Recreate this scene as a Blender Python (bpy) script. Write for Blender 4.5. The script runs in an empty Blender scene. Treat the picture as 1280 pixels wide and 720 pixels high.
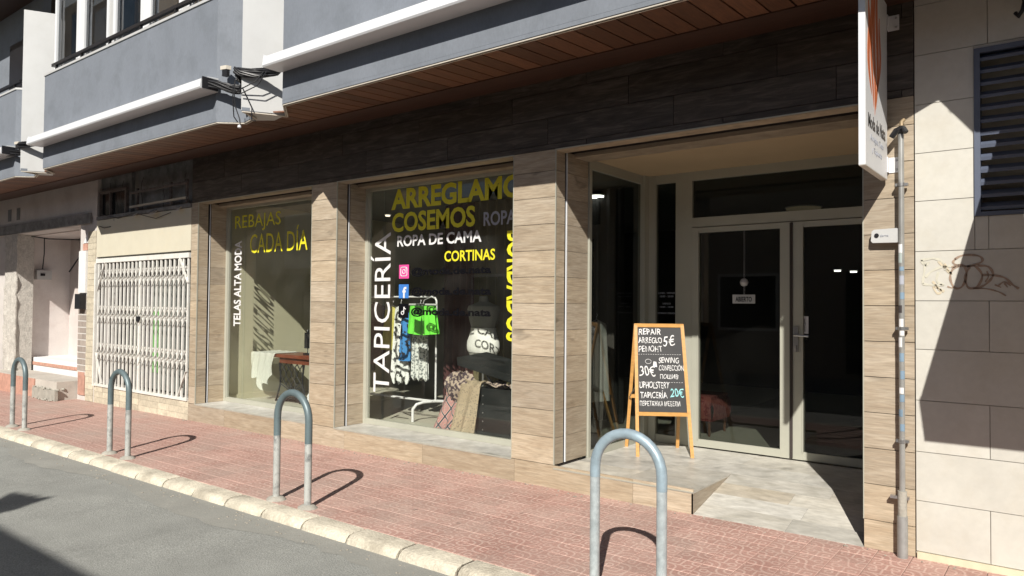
import bpy, math, random
from mathutils import Vector, Matrix
random.seed(7)
sc = bpy.context.scene
R = math.radians
# ---------------------------------------------------------------- camera
D = 5.2598; H = 1.58; YAW = .6548; PIT = .02341; ROL = .00889; FPX = 907.25
cam_d = bpy.data.cameras.new("camera"); cam = bpy.data.objects.new("camera", cam_d)
sc.collection.objects.link(cam); sc.camera = cam
cam_d.sensor_width = 36.0; cam_d.lens = 36.0 * FPX / 1280; cam_d.clip_end = 500; cam_d.clip_start = .05
cy, sy, cp, sp = math.cos(YAW), math.sin(YAW), math.cos(PIT), math.sin(PIT)
fw = Vector((-sy * cp, cy * cp, sp)); rt0 = Vector((cy, sy, 0)); up0 = rt0.cross(fw)
c_, s_ = math.cos(ROL), math.sin(ROL)
rt = rt0 * c_ + up0 * s_; upv = up0 * c_ - rt0 * s_
cam.matrix_world = Matrix(((rt.x, upv.x, -fw.x, 0), (rt.y, upv.y, -fw.y, -D), (rt.z, upv.z, -fw.z, H), (0, 0, 0, 1)))
# ---------------------------------------------------------------- world + sun
trav = Vector((-.49, 1, -.82)).normalized()          # the way the sunlight travels
tos = -trav
elev = math.asin(tos.z); az = math.atan2(tos.x, tos.y)
w = bpy.data.worlds.new("World"); sc.world = w; w.use_nodes = True
nt = w.node_tree; nt.nodes.clear()
sky = nt.nodes.new("ShaderNodeTexSky"); sky.sky_type = 'NISHITA'; sky.sun_disc = False
sky.sun_elevation = elev; sky.sun_rotation = az; sky.air_density = .8; sky.dust_density = .4
bg = nt.nodes.new("ShaderNodeBackground"); bg.inputs[1].default_value = .05
wo = nt.nodes.new("ShaderNodeOutputWorld")
nt.links.new(sky.outputs[0], bg.inputs[0]); nt.links.new(bg.outputs[0], wo.inputs[0])
sd = bpy.data.lights.new("sun", 'SUN'); sd.energy = 5.0; sd.angle = R(.5); sd.color = (1.0, .95, .87)
sun = bpy.data.objects.new("sun", sd); sc.collection.objects.link(sun)
sun.rotation_euler = trav.to_track_quat('-Z', 'Y').to_euler(); sun.location = (5, -12, 12)
sc.view_settings.view_transform = 'Standard'; sc.view_settings.look = 'None'
sc.view_settings.exposure = .46; sc.view_settings.gamma = 1
# ---------------------------------------------------------------- materials
def lin(r, g, b):
    f = lambda c: (c / 255 / 12.92) if c / 255 <= .04045 else ((c / 255 + .055) / 1.055) ** 2.4
    return (f(r), f(g), f(b))
MC = {}
def mat(name, col, rough=.6, var=.12, scale=6, bump=0., metal=0., stretch=(1, 1, 1), rnd=0., spec=.5, fine=0., fscale=60, dirt=None, dscale=1.5, damt=.5):
    if name in MC: return MC[name]
    col = [c * .8 for c in col]; dirt = [c * .8 for c in dirt] if dirt else None
    m = bpy.data.materials.new(name); m.use_nodes = True; MC[name] = m
    t = m.node_tree; n = t.nodes; L = t.links.new; b = n["Principled BSDF"]
    b.inputs["Roughness"].default_value = rough; b.inputs["Metallic"].default_value = metal
    b.inputs["Specular IOR Level"].default_value = spec
    g = n.new("ShaderNodeNewGeometry"); mp = n.new("ShaderNodeVectorMath"); mp.operation = 'MULTIPLY'
    mp.inputs[1].default_value = stretch; L(g.outputs["Position"], mp.inputs[0]); vec = mp.outputs[0]
    if rnd:
        oi = n.new("ShaderNodeObjectInfo"); mu = n.new("ShaderNodeMath"); mu.operation = 'MULTIPLY'; mu.inputs[1].default_value = 37.
        L(oi.outputs["Random"], mu.inputs[0]); ad = n.new("ShaderNodeVectorMath"); ad.operation = 'ADD'
        L(vec, ad.inputs[0]); L(mu.outputs[0], ad.inputs[1]); vec = ad.outputs[0]
    nz = n.new("ShaderNodeTexNoise"); nz.inputs["Scale"].default_value = scale; nz.inputs["Detail"].default_value = 5; nz.inputs["Roughness"].default_value = .62
    L(vec, nz.inputs["Vector"])
    cr = n.new("ShaderNodeValToRGB"); cr.color_ramp.elements[0].position = .3; cr.color_ramp.elements[1].position = .7
    cr.color_ramp.elements[0].color = (*[c * (1 - var) for c in col], 1); cr.color_ramp.elements[1].color = (*[min(1, c * (1 + var)) for c in col], 1)
    L(nz.outputs["Fac"], cr.inputs[0]); out = cr.outputs[0]
    def mul(out, fac_out, lo, hi):
        mr = n.new("ShaderNodeMapRange"); mr.inputs[3].default_value = lo; mr.inputs[4].default_value = hi
        L(fac_out, mr.inputs[0]); vm = n.new("ShaderNodeVectorMath"); vm.operation = 'SCALE'
        L(out, vm.inputs[0]); L(mr.outputs[0], vm.inputs["Scale"]); return vm.outputs[0]
    if rnd: out = mul(out, oi.outputs["Random"], 1 - rnd, 1 + rnd)
    f2 = n.new("ShaderNodeTexNoise"); f2.inputs["Scale"].default_value = fscale; f2.inputs["Detail"].default_value = 3; L(vec, f2.inputs["Vector"])
    if fine:
        mr = n.new("ShaderNodeMapRange"); mr.inputs[1].default_value = .3; mr.inputs[2].default_value = .7
        mr.inputs[3].default_value = 1 - fine; mr.inputs[4].default_value = 1 + fine; L(f2.outputs["Fac"], mr.inputs[0])
        vm = n.new("ShaderNodeVectorMath"); vm.operation = 'SCALE'; L(out, vm.inputs[0]); L(mr.outputs[0], vm.inputs["Scale"]); out = vm.outputs[0]
    if dirt:
        dn = n.new("ShaderNodeTexNoise"); dn.inputs["Scale"].default_value = dscale; dn.inputs["Detail"].default_value = 6; dn.inputs["Roughness"].default_value = .7
        L(g.outputs["Position"], dn.inputs["Vector"])
        mr = n.new("ShaderNodeMapRange"); mr.inputs[1].default_value = .48; mr.inputs[2].default_value = .68; mr.inputs[3].default_value = 0; mr.inputs[4].default_value = damt
        L(dn.outputs["Fac"], mr.inputs[0]); mx = n.new("ShaderNodeMix"); mx.data_type = 'RGBA'
        L(mr.outputs[0], mx.inputs[0]); L(out, mx.inputs[6]); mx.inputs[7].default_value = (*dirt, 1); out = mx.outputs[2]
    L(out, b.inputs["Base Color"])
    if bump:
        bp = n.new("ShaderNodeBump"); bp.inputs["Strength"].default_value = bump; bp.inputs["Distance"].default_value = .01
        L(f2.outputs["Fac"], bp.inputs["Height"]); L(bp.outputs[0], b.inputs["Normal"])
    return m
def emis(name, col, s):
    m = bpy.data.materials.new(name); m.use_nodes = True; b = m.node_tree.nodes["Principled BSDF"]
    b.inputs["Base Color"].default_value = (*col, 1); b.inputs["Emission Color"].default_value = (*col, 1); b.inputs["Emission Strength"].default_value = s
    return m
def glass(name, tint=(.965, .97, .955), ior=1.62, dust=.016):
    m = bpy.data.materials.new(name); m.use_nodes = True; t = m.node_tree; t.nodes.clear()
    o = t.nodes.new("ShaderNodeOutputMaterial"); tr = t.nodes.new("ShaderNodeBsdfTransparent"); tr.inputs[0].default_value = (*tint, 1)
    gl = t.nodes.new("ShaderNodeBsdfGlossy"); gl.inputs["Roughness"].default_value = .01; gl.inputs[0].default_value = (1, 1, 1, 1)
    fr = t.nodes.new("ShaderNodeFresnel"); fr.inputs[0].default_value = ior; mx = t.nodes.new("ShaderNodeMixShader")
    bf = t.nodes.new("ShaderNodeNewGeometry"); inv = t.nodes.new("ShaderNodeMath"); inv.operation = 'SUBTRACT'; inv.inputs[0].default_value = 1
    ml = t.nodes.new("ShaderNodeMath"); ml.operation = 'MULTIPLY'; t.links.new(bf.outputs["Backfacing"], inv.inputs[1]); t.links.new(fr.outputs[0], ml.inputs[0]); t.links.new(inv.outputs[0], ml.inputs[1])
    df = t.nodes.new("ShaderNodeBsdfDiffuse"); df.inputs[0].default_value = (.6, .6, .56, 1); md = t.nodes.new("ShaderNodeMixShader"); nz = t.nodes.new("ShaderNodeTexNoise"); nz.inputs["Scale"].default_value = 2.5; nz.inputs["Detail"].default_value = 8
    t.links.new(bf.outputs["Position"], nz.inputs["Vector"]); mr = t.nodes.new("ShaderNodeMapRange"); mr.inputs[1].default_value = .4; mr.inputs[2].default_value = .75; mr.inputs[3].default_value = .001; mr.inputs[4].default_value = dust; t.links.new(nz.outputs["Fac"], mr.inputs[0])
    t.links.new(mr.outputs[0], md.inputs[0]); t.links.new(tr.outputs[0], md.inputs[1]); t.links.new(df.outputs[0], md.inputs[2])
    t.links.new(ml.outputs[0], mx.inputs[0]); t.links.new(md.outputs[0], mx.inputs[1]); t.links.new(gl.outputs[0], mx.inputs[2]); t.links.new(mx.outputs[0], o.inputs[0])
    return m
def wood_tile(name, cols, rough=.42):
    """porcelain plank with wood print: grain follows the long side, knots, each tile its own cut"""
    m = bpy.data.materials.new(name); m.use_nodes = True; t = m.node_tree; n = t.nodes; L = t.links.new; b = n["Principled BSDF"]
    b.inputs["Roughness"].default_value = rough; b.inputs["Specular IOR Level"].default_value = .35
    g = n.new("ShaderNodeNewGeometry"); oi = n.new("ShaderNodeObjectInfo")
    mu = n.new("ShaderNodeMath"); mu.operation = 'MULTIPLY'; mu.inputs[1].default_value = 61.; L(oi.outputs["Random"], mu.inputs[0])
    ad = n.new("ShaderNodeVectorMath"); ad.operation = 'ADD'; L(g.outputs["Position"], ad.inputs[0]); L(mu.outputs[0], ad.inputs[1])
    def tex(st, scale, det=5, dist=0.):
        v = n.new("ShaderNodeVectorMath"); v.operation = 'MULTIPLY'; v.inputs[1].default_value = st; L(ad.outputs[0], v.inputs[0])
        z = n.new("ShaderNodeTexNoise"); z.inputs["Scale"].default_value = scale; z.inputs["Detail"].default_value = det; z.inputs["Distortion"].default_value = dist
        z.inputs["Roughness"].default_value = .65; L(v.outputs[0], z.inputs["Vector"]); return z.outputs["Fac"]
    a = tex((1, 1, 7), 3.0, 6, .9); c2 = tex((2.2, 2.2, 34), 3.2, 3)
    r1 = n.new("ShaderNodeValToRGB"); e = r1.color_ramp.elements
    e[0].position = .28; e[0].color = (*cols[0], 1); e[1].position = .72; e[1].color = (*cols[2], 1)
    k = e.new(.5); k.color = (*cols[1], 1)
    L(a, r1.inputs[0])
    def scale_by(out, fac, a0, a1, lo, hi):
        mr = n.new("ShaderNodeMapRange"); mr.inputs[1].default_value = a0; mr.inputs[2].default_value = a1; mr.inputs[3].default_value = lo; mr.inputs[4].default_value = hi
        L(fac, mr.inputs[0]); vm = n.new("ShaderNodeVectorMath"); vm.operation = 'SCALE'; L(out, vm.inputs[0]); L(mr.outputs[0], vm.inputs["Scale"]); return vm.outputs[0]
    o = scale_by(r1.outputs[0], c2, .3, .7, .78, 1.16); o = scale_by(o, oi.outputs["Random"], 0, 1, .84, 1.14)
    kn = tex((1.2, 1.2, 3.5), 2.1, 2, .5); o = scale_by(o, kn, .66, .76, 1., .62)
    hs = n.new("ShaderNodeMixRGB"); hs.blend_type = 'MULTIPLY'; hs.inputs[2].default_value = (1.04, 1., .93, 1)
    wn = n.new("ShaderNodeTexWhiteNoise"); wn.noise_dimensions = '1D'; L(oi.outputs["Random"], wn.inputs["W"]); L(wn.outputs["Value"], hs.inputs[0]); L(o, hs.inputs[1]); o = hs.outputs[0]
    L(o, b.inputs["Base Color"])
    bp = n.new("ShaderNodeBump"); bp.inputs["Strength"].default_value = .15; bp.inputs["Distance"].default_value = .004; L(c2, bp.inputs["Height"]); L(bp.outputs[0], b.inputs["Normal"])
    return m
def paver_mat():
    """red hydraulic tile with pale worn ribs: quarter rings and bends, read from the tile's UV"""
    m = bpy.data.materials.new("red_paver"); m.use_nodes = True; t = m.node_tree; n = t.nodes; L = t.links.new; b = n["Principled BSDF"]
    b.inputs["Roughness"].default_value = .85
    uv = n.new("ShaderNodeUVMap"); uv.uv_map = "tile"; sx = n.new("ShaderNodeSeparateXYZ"); L(uv.outputs[0], sx.inputs[0])
    def M(op, a, c=None):
        q = n.new("ShaderNodeMath"); q.operation = op
        for i, v in enumerate((a, c)):
            if v is None: continue
            if isinstance(v, (int, float)): q.inputs[i].default_value = v
            else: L(v, q.inputs[i])
        return q.outputs[0]
    def ring(cx, cy_, r):
        dx = M('SUBTRACT', sx.outputs[0], cx); dy = M('SUBTRACT', sx.outputs[1], cy_)
        q4 = lambda a_: M('POWER', M('ABSOLUTE', a_), 3.2); d = M('POWER', M('ADD', q4(dx), q4(dy)), 1 / 3.2); return M('ABSOLUTE', M('SUBTRACT', d, r))
    d = M('MINIMUM', ring(.25, .5, .11), ring(0, 0, .27)); d = M('MINIMUM', d, ring(1, 1, .27)); d = M('MINIMUM', d, ring(1, 1, .48)); d = M('MINIMUM', d, ring(0, 1, .25)); d = M('MINIMUM', d, ring(.78, .2, .1))
    seg = M('MAXIMUM', M('ABSOLUTE', M('SUBTRACT', sx.outputs[1], .5)), M('SUBTRACT', .38, sx.outputs[0]))
    d = M('MINIMUM', d, seg); seg = M('MAXIMUM', M('ABSOLUTE', M('SUBTRACT', sx.outputs[0], .52)), M('SUBTRACT', sx.outputs[1], .5)); d = M('MINIMUM', d, seg)
    edge = M('MINIMUM', M('MINIMUM', sx.outputs[0], M('SUBTRACT', 1, sx.outputs[0])), M('MINIMUM', sx.outputs[1], M('SUBTRACT', 1, sx.outputs[1]))); edge2 = M('ADD', edge, .012); d = M('MINIMUM', d, edge2)
    mr = n.new("ShaderNodeMapRange"); mr.inputs[1].default_value = .018; mr.inputs[2].default_value = .042; mr.inputs[3].default_value = 1; mr.inputs[4].default_value = 0; L(d, mr.inputs[0])
    g = n.new("ShaderNodeNewGeometry")
    def nz(s, det=5):
        z = n.new("ShaderNodeTexNoise"); z.inputs["Scale"].default_value = s; z.inputs["Detail"].default_value = det; z.inputs["Roughness"].default_value = .65; L(g.outputs["Position"], z.inputs["Vector"]); return z.outputs["Fac"]
    r = n.new("ShaderNodeValToRGB"); e = r.color_ramp.elements; e[0].position = .3; e[0].color = (.34, .185, .152, 1); e[1].position = .72; e[1].color = (.44, .285, .24, 1); L(nz(1.6), r.inputs[0])
    f = M('MULTIPLY', mr.outputs[0], M('ADD', M('MULTIPLY', nz(2.3), 1.3), -.1))
    mx = n.new("ShaderNodeMix"); mx.data_type = 'RGBA'; L(f, mx.inputs[0]); L(r.outputs[0], mx.inputs[6]); mx.inputs[7].default_value = (.58, .43, .365, 1)
    # grey dust and grime towards wall, patchy
    dm = n.new("ShaderNodeMapRange"); dm.inputs[1].default_value = .46; dm.inputs[2].default_value = .72; dm.inputs[4].default_value = .75; L(nz(.9, 7), dm.inputs[0])
    m2 = n.new("ShaderNodeMix"); m2.data_type = 'RGBA'; L(dm.outputs[0], m2.inputs[0]); L(mx.outputs[2], m2.inputs[6]); m2.inputs[7].default_value = (.39, .31, .265, 1)
    fs = n.new("ShaderNodeMapRange"); fs.inputs[1].default_value = .3; fs.inputs[2].default_value = .7; fs.inputs[3].default_value = .82; fs.inputs[4].default_value = 1.15; L(nz(90, 2), fs.inputs[0])
    vo = n.new("ShaderNodeTexVoronoi"); vo.inputs["Scale"].default_value = 3.1; L(g.outputs["Position"], vo.inputs["Vector"])
    gm = n.new("ShaderNodeMapRange"); gm.inputs[1].default_value = .05; gm.inputs[2].default_value = .075; gm.inputs[3].default_value = .6; gm.inputs[4].default_value = 1; L(vo.outputs["Distance"], gm.inputs[0])
    oi = n.new("ShaderNodeObjectInfo"); ms = n.new("ShaderNodeMapRange"); ms.inputs[3].default_value = .9; ms.inputs[4].default_value = 1.08; L(oi.outputs["Random"], ms.inputs[0])
    vm = n.new("ShaderNodeVectorMath"); vm.operation = 'SCALE'; L(m2.outputs[2], vm.inputs[0]); L(M('MULTIPLY', M('MULTIPLY', fs.outputs[0], ms.outputs[0]), gm.outputs[0]), vm.inputs["Scale"])
    L(vm.outputs[0], b.inputs["Base Color"])
    bp = n.new("ShaderNodeBump"); bp.inputs["Strength"].default_value = .35; bp.inputs["Distance"].default_value = .003; L(M('ADD', mr.outputs[0], M('MULTIPLY', nz(120, 2), .5)), bp.inputs["Height"]); L(bp.outputs[0], b.inputs["Normal"])
    return m

TILE = wood_tile("wood_tile", [(.305, .245, .18), (.375, .315, .24), (.44, .38, .30)])
TILEG = wood_tile("greyish_wood_tile", [(.37, .36, .32), (.46, .45, .415), (.52, .515, .48)])
TILEM = wood_tile("sandy_grey_tile", [(.37, .335, .27), (.46, .42, .35), (.51, .475, .41)])
TILED = wood_tile("shade_toned_wood_tile", [(.036, .030, .025), (.062, .052, .044), (.12, .105, .09)], .5)  # dark copy of the wood tile: the fascia's deep shade put into its colour
GROUT = mat("dark_grout", (.05, .04, .035), .9)
PAVER = paver_mat()
WHITE = mat("white_paint", (.58, .585, .58), .45, .04, 3, dirt=(.48, .47, .44), dscale=2.2, damt=.25)
ALU = mat("champagne_aluminium", (.50, .50, .42), .38, .04, 4, metal=.15)
WHALU = mat("white_aluminium", (.8, .82, .84), .35, .03, 4)
CREAMW = mat("cream_interior_wall", (.66, .63, .46), .8, .03, 2)
CREAMF = mat("cream_floor_tile", (.62, .60, .50), .45, .06, 3)
BAYG = mat("grey_blue_render", lin(125, 131, 140), .8, .06, 2.5, bump=.1, fine=.05, stretch=(1, 1, .35), dirt=lin(106, 112, 119), dscale=3.5, damt=.5)
CREAMT = mat("cream_trim", (.62, .57, .49), .6, .1)
SOFW = mat("soffit_wood", (.165, .072, .037), .5, .3, 5, stretch=(14, 1, 6), rnd=.28, fine=.15, fscale=30)
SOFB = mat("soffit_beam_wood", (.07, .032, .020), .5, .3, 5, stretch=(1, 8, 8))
STONE = mat("cream_stone_tile", (.625, .61, .55), .5, .05, 4, rnd=.035, fine=.03, fscale=25, dirt=(.54, .50, .41), dscale=3.5, damt=.38, bump=.05)
STONEB = mat("cream_stone_base", (.74, .66, .48), .6, .1, 8, dirt=(.5, .42, .3), damt=.5)
LOUV = mat("louvre_grey_paint", lin(92, 100, 118), .45, .1, 4)
BLACK = mat("black_rubber", (.012, .012, .014), .45, .2)
BLACKM = mat("black_metal", (.03, .03, .035), .35, .2, metal=.4)
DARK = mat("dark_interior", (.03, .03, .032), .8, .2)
ASPH = mat("asphalt", (.315, .32, .298), .9, .14, 2.2, bump=.6, fine=.30, fscale=110, dirt=(.27, .275, .256), dscale=.7, damt=.25)
GUT = mat("dusty_gutter_concrete", (.325, .322, .292), .9, .10, 3, bump=.3, fine=.12, fscale=90, dirt=(.30, .30, .275), dscale=2.2, damt=.9)
KERB = mat("kerb_concrete", (.68, .625, .505), .85, .12, 4, bump=.8, rnd=.04, fine=.13, fscale=55, dirt=(.36, .32, .25), dscale=4.5, damt=.75)
GALV = mat("galvanised_steel", lin(196, 205, 208), .45, .2, 26, metal=.35, dirt=lin(160, 172, 178), dscale=7, damt=.5)
PAINTG = mat("grey_green_rack_paint", lin(112, 128, 132), .45, .12, 8, metal=.2, dirt=lin(90, 104, 108), dscale=9, damt=.5)
PEEL = mat("peeling_white_rack_paint", lin(182, 184, 180), .6, .1, 10, dirt=lin(120, 122, 122), dscale=16, damt=.95)
CEM = mat("cement", (.40, .38, .33), .9, .2, 12, bump=.4)
PINE = mat("varnished_pine", (.62, .33, .10), .4, .16, 5, stretch=(2, 2, 9), fine=.06)
CHALK = mat("chalkboard_black", (.022, .022, .024), .6, .3, 6)
CHW = mat("white_chalk", (.8, .8, .8), .9, .12, 40)
CHB = mat("pale_blue_chalk", (.35, .75, .78), .9, .12, 40)
YEL = mat("yellow_vinyl", (.80, .74, .03), .5, .02)
WVIN = mat("white_vinyl", (.8, .8, .8), .5, .02)
GVIN = mat("grey_vinyl", (.42, .44, .50), .5, .02)
BVIN = mat("black_vinyl", (.006, .006, .008), .95, .02, spec=.05)
PINK = mat("pink_vinyl", (.78, .08, .33), .5, .1); BLUE = mat("blue_vinyl", (.05, .22, .65), .5, .1)
PLAST = mat("dirty_plaster", (.66, .62, .59), .9, .1, 4, fine=.06, dirt=(.40, .35, .33), dscale=2, damt=.6, bump=.15)
PLASTL = mat("pale_pink_plaster", (.76, .70, .67), .9, .06, 3, fine=.05, dirt=(.56, .46, .43), dscale=1.4, damt=.5, bump=.1)
WPLAST = mat("white_patch_plaster", (.8, .8, .8), .85, .05, 5)
DPLAST = mat("dark_grey_plaster", (.25, .25, .245), .9, .3, 5, dirt=(.08, .08, .08), dscale=4, damt=.7, bump=.2)
CREAMP = mat("cream_panel", (.68, .64, .51), .6, .04, 4, dirt=(.7, .62, .45), dscale=5, damt=.3)
ROUGH = mat("rough_concrete", (.56, .53, .48), .95, .18, 10, bump=.8, fine=.14, fscale=35)
BRICKG = mat("grey_brick", (.36, .31, .27), .9, .12, rnd=.12); BRICKR = mat("red_brick", (.52, .29, .22), .9, .2, 14, rnd=.1); MORT = mat("white_mortar", (.7, .68, .64), .9)
SANDT = mat("sand_split_tile", (.58, .52, .40), .85, .15, 9, rnd=.13, fine=.12, fscale=30, bump=.3)
GATE = mat("gate_white_paint", (.82, .81, .76), .5, .06, 8, dirt=(.5, .45, .36), dscale=6, damt=.3)
GLASS = glass("shop_glass", (.95, .96, .94), 1.62); GLASS2 = glass("porch_glass", (.60, .62, .60), 1.42, .004); GLASSU = glass("upper_window_glass", (.5, .55, .6), 1.9)
LAMP = emis("lit_lamp", (1, .93, .8), 12); LAMPS = emis("lit_downlight", (1, .96, .9), 6)
STEEL = mat("steel", (.5, .5, .5), .3, .1, metal=.8); RUST = mat("rusty_steel", (.14, .12, .11), .7, .4, 20)
CHROME = mat("white_enamel_tube", (.8, .8, .82), .25, .03)

# ---------------------------------------------------------------- mesh builder
COL = sc.collection
class MB:
    def __init__(s): s.v = []; s.f = []; s.uv = None
    def add(s, vs, fs):
        o = len(s.v); s.v += [tuple(v) for v in vs]; s.f += [tuple(i + o for i in f) for f in fs]; return s
    def box(s, x0, x1, y0, y1, z0, z1):
        return s.add([(x0, y0, z0), (x1, y0, z0), (x1, y1, z0), (x0, y1, z0), (x0, y0, z1), (x1, y0, z1), (x1, y1, z1), (x0, y1, z1)],
                     [(0, 3, 2, 1), (4, 5, 6, 7), (0, 1, 5, 4), (1, 2, 6, 5), (2, 3, 7, 6), (3, 0, 4, 7)])
    def bar(s, a, b, wd, ht, up=(0, 0, 1)):
        a = Vector(a); b = Vector(b); d = (b - a).normalized(); u = Vector(up)
        r = d.cross(u); r = (r if r.length > 1e-4 else d.cross(Vector((1, 0, 0)))).normalized(); u = r.cross(d).normalized()
        vs = []
        for p in (a, b):
            for i, j in ((-1, -1), (1, -1), (1, 1), (-1, 1)): vs.append(p + r * (i * wd / 2) + u * (j * ht / 2))
        return s.add(vs, [(3, 2, 1, 0), (4, 5, 6, 7), (0, 1, 5, 4), (1, 2, 6, 5), (2, 3, 7, 6), (3, 0, 4, 7)])
    def prism(s, poly, z0, z1):
        n = len(poly); vs = [(x, y, z0) for x, y in poly] + [(x, y, z1) for x, y in poly]
        return s.add(vs, [tuple(range(n))[::-1], tuple(range(n, 2 * n))] + [(i, (i + 1) % n, (i + 1) % n + n, i + n) for i in range(n)])
    def slab(s, pts, off):
        """polygon of 3D points pushed by the vector off"""
        n = len(pts); o = Vector(off); vs = [Vector(p) for p in pts] + [Vector(p) + o for p in pts]
        return s.add(vs, [tuple(range(n))[::-1], tuple(range(n, 2 * n))] + [(i, (i + 1) % n, (i + 1) % n + n, i + n) for i in range(n)])
    def tube(s, pts, r, n=10, cap=True):
        pts = [Vector(p) for p in pts]; rs = r if isinstance(r, (list, tuple)) else [r] * len(pts)
        t = (pts[1] - pts[0]).normalized(); u = t.cross(Vector((0, 0, 1)))
        if u.length < 1e-3: u = t.cross(Vector((1, 0, 0)))
        u.normalize(); vs = []
        for i, p in enumerate(pts):
            if i == 0: t2 = t
            elif i == len(pts) - 1: t2 = (pts[i] - pts[i - 1]).normalized()
            else: t2 = ((pts[i + 1] - p).normalized() + (p - pts[i - 1]).normalized()).normalized()
            u = (u - t2 * u.dot(t2)).normalized(); w_ = t2.cross(u)
            for k in range(n):
                a = 2 * math.pi * k / n; vs.append(p + (u * math.cos(a) + w_ * math.sin(a)) * rs[i])
        fs = [(i * n + k, i * n + (k + 1) % n, (i + 1) * n + (k + 1) % n, (i + 1) * n + k) for i in range(len(pts) - 1) for k in range(n)]
        if cap: fs += [tuple(range(n))[::-1], tuple(range((len(pts) - 1) * n, len(pts) * n))]
        return s.add(vs, fs)
    def lathe(s, c, prof, n=20, sx=1, sy=1):
        c = Vector(c); vs = [(c.x + r * math.cos(2 * math.pi * k / n) * sx, c.y + r * math.sin(2 * math.pi * k / n) * sy, c.z + z) for r, z in prof for k in range(n)]
        fs = [(i * n + k, i * n + (k + 1) % n, (i + 1) * n + (k + 1) % n, (i + 1) * n + k) for i in range(len(prof) - 1) for k in range(n)]
        fs += [tuple(range(n))[::-1], tuple(range((len(prof) - 1) * n, len(prof) * n))]
        return s.add(vs, fs)
    def sheet(s, fn, nu, nv, th=.004):
        g = [[Vector(fn(i / nu, j / nv)) for j in range(nv + 1)] for i in range(nu + 1)]
        def nrm(i, j):
            a = g[min(i + 1, nu)][j] - g[max(i - 1, 0)][j]; b = g[i][min(j + 1, nv)] - g[i][max(j - 1, 0)]
            c = a.cross(b); return c.normalized() if c.length > 1e-9 else Vector((0, -1, 0))
        vs = [g[i][j] for i in range(nu + 1) for j in range(nv + 1)] + [g[i][j] + nrm(i, j) * th for i in range(nu + 1) for j in range(nv + 1)]
        N = (nu + 1) * (nv + 1); ix = lambda i, j: i * (nv + 1) + j; fs = []
        for i in range(nu):
            for j in range(nv):
                q = (ix(i, j), ix(i, j + 1), ix(i + 1, j + 1), ix(i + 1, j)); fs.append(q); fs.append(tuple(k + N for k in q[::-1]))
        for i in range(nu):
            for j in (0, nv): fs.append((ix(i, j), ix(i + 1, j), ix(i + 1, j) + N, ix(i, j) + N))
        for j in range(nv):
            for i in (0, nu): fs.append((ix(i, j), ix(i, j + 1), ix(i, j + 1) + N, ix(i, j) + N))
        return s.add(vs, fs)
    def build(s, name, m, parent=None, loc=None, smooth=False, kind=None):
        o0 = Vector(loc) if loc is not None else (wloc(parent) if parent else Vector((0, 0, 0)))
        me = bpy.data.meshes.new(name); me.from_pydata([tuple(Vector(v) - o0) for v in s.v], [], s.f); me.update()
        me.materials.append(m)
        if smooth:
            me.polygons.foreach_set("use_smooth", [True] * len(me.polygons))
            try: me.set_sharp_from_angle(angle=R(40))
            except Exception: pass
        ob = bpy.data.objects.new(name, me); COL.objects.link(ob)
        if parent: ob.parent = parent; ob.location = o0 - wloc(parent)
        else: ob.location = o0
        if kind: ob["kind"] = kind
        return ob
def wloc(o):
    v = Vector((0, 0, 0))
    while o: v += o.location; o = o.parent
    return v
def tag(o, label, cat, group=None):
    o["label"] = label; o["category"] = cat
    if group: o["group"] = group
    return o
def thing(name, loc, label, cat, group=None):
    o = bpy.data.objects.new(name, None); COL.objects.link(o); o.location = loc; o.empty_display_size = .1
    return tag(o, label, cat, group)
def struct(o): o["kind"] = "structure"; return o
PC = {}
def piece(name, m, parent, x0, x1, y0, y1, z0, z1):
    """a box that shares its mesh with equal boxes"""
    k = (name, m.name, round(x1 - x0, 3), round(y1 - y0, 3), round(z1 - z0, 3))
    if k not in PC:
        b = MB().box(0, x1 - x0, 0, y1 - y0, 0, z1 - z0); me = bpy.data.meshes.new(name); me.from_pydata(b.v, [], b.f); me.materials.append(m); PC[k] = me
    o = bpy.data.objects.new(name, PC[k]); COL.objects.link(o); o.parent = parent; o.location = Vector((x0, y0, z0)) - wloc(parent); return o
def copytree(o, parent=None, loc=None):
    c = o.copy(); COL.objects.link(c); c.parent = parent
    if loc is not None: c.location = loc
    for ch in list(o.children): copytree(ch, c)
    return c
def text(name, s, m, org, u, v, w_, h_, parent, off=0., th=.0015, space=1.0, wob=0.):
    """lettering fitted to a w x h box on the plane org,u,v; th is the film's thickness"""
    cu = bpy.data.curves.new(name, 'FONT'); cu.body = s; cu.size = 1; cu.offset = off; cu.extrude = .01; cu.space_character = space; cu.resolution_u = 3
    t = bpy.data.objects.new(name, cu); COL.objects.link(t); dg = bpy.context.evaluated_depsgraph_get()
    me = bpy.data.meshes.new_from_object(t.evaluated_get(dg)); bpy.data.objects.remove(t); bpy.data.curves.remove(cu)
    co = [p.co.copy() for p in me.vertices]; x0 = min(c.x for c in co); x1 = max(c.x for c in co); y0 = min(c.y for c in co); y1 = max(c.y for c in co)
    if wob:
        ph = len(s) * 1.7
        for c in co: c.y += wob * (math.sin(c.x * 4.1 + ph) + .6 * math.sin(c.x * 9.3 + ph)) * .5; c.x += wob * math.sin(c.y * 6 + c.x * 2.3 + ph) * .8
        x0 = min(c.x for c in co); x1 = max(c.x for c in co); y0 = min(c.y for c in co); y1 = max(c.y for c in co)
    org, u, v = Vector(org), Vector(u).normalized(), Vector(v).normalized(); nn = u.cross(v); pl = wloc(parent) if parent else Vector((0, 0, 0))
    for p, c in zip(me.vertices, co):
        p.co = org + u * ((c.x - x0) / (x1 - x0) * w_) + v * ((c.y - y0) / (y1 - y0) * h_) + nn * (c.z / .01 * th / 2) - org
    me.materials.clear(); me.materials.append(m)
    o = bpy.data.objects.new(name, me); COL.objects.link(o); o.parent = parent; o.location = org - pl; return o

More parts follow.
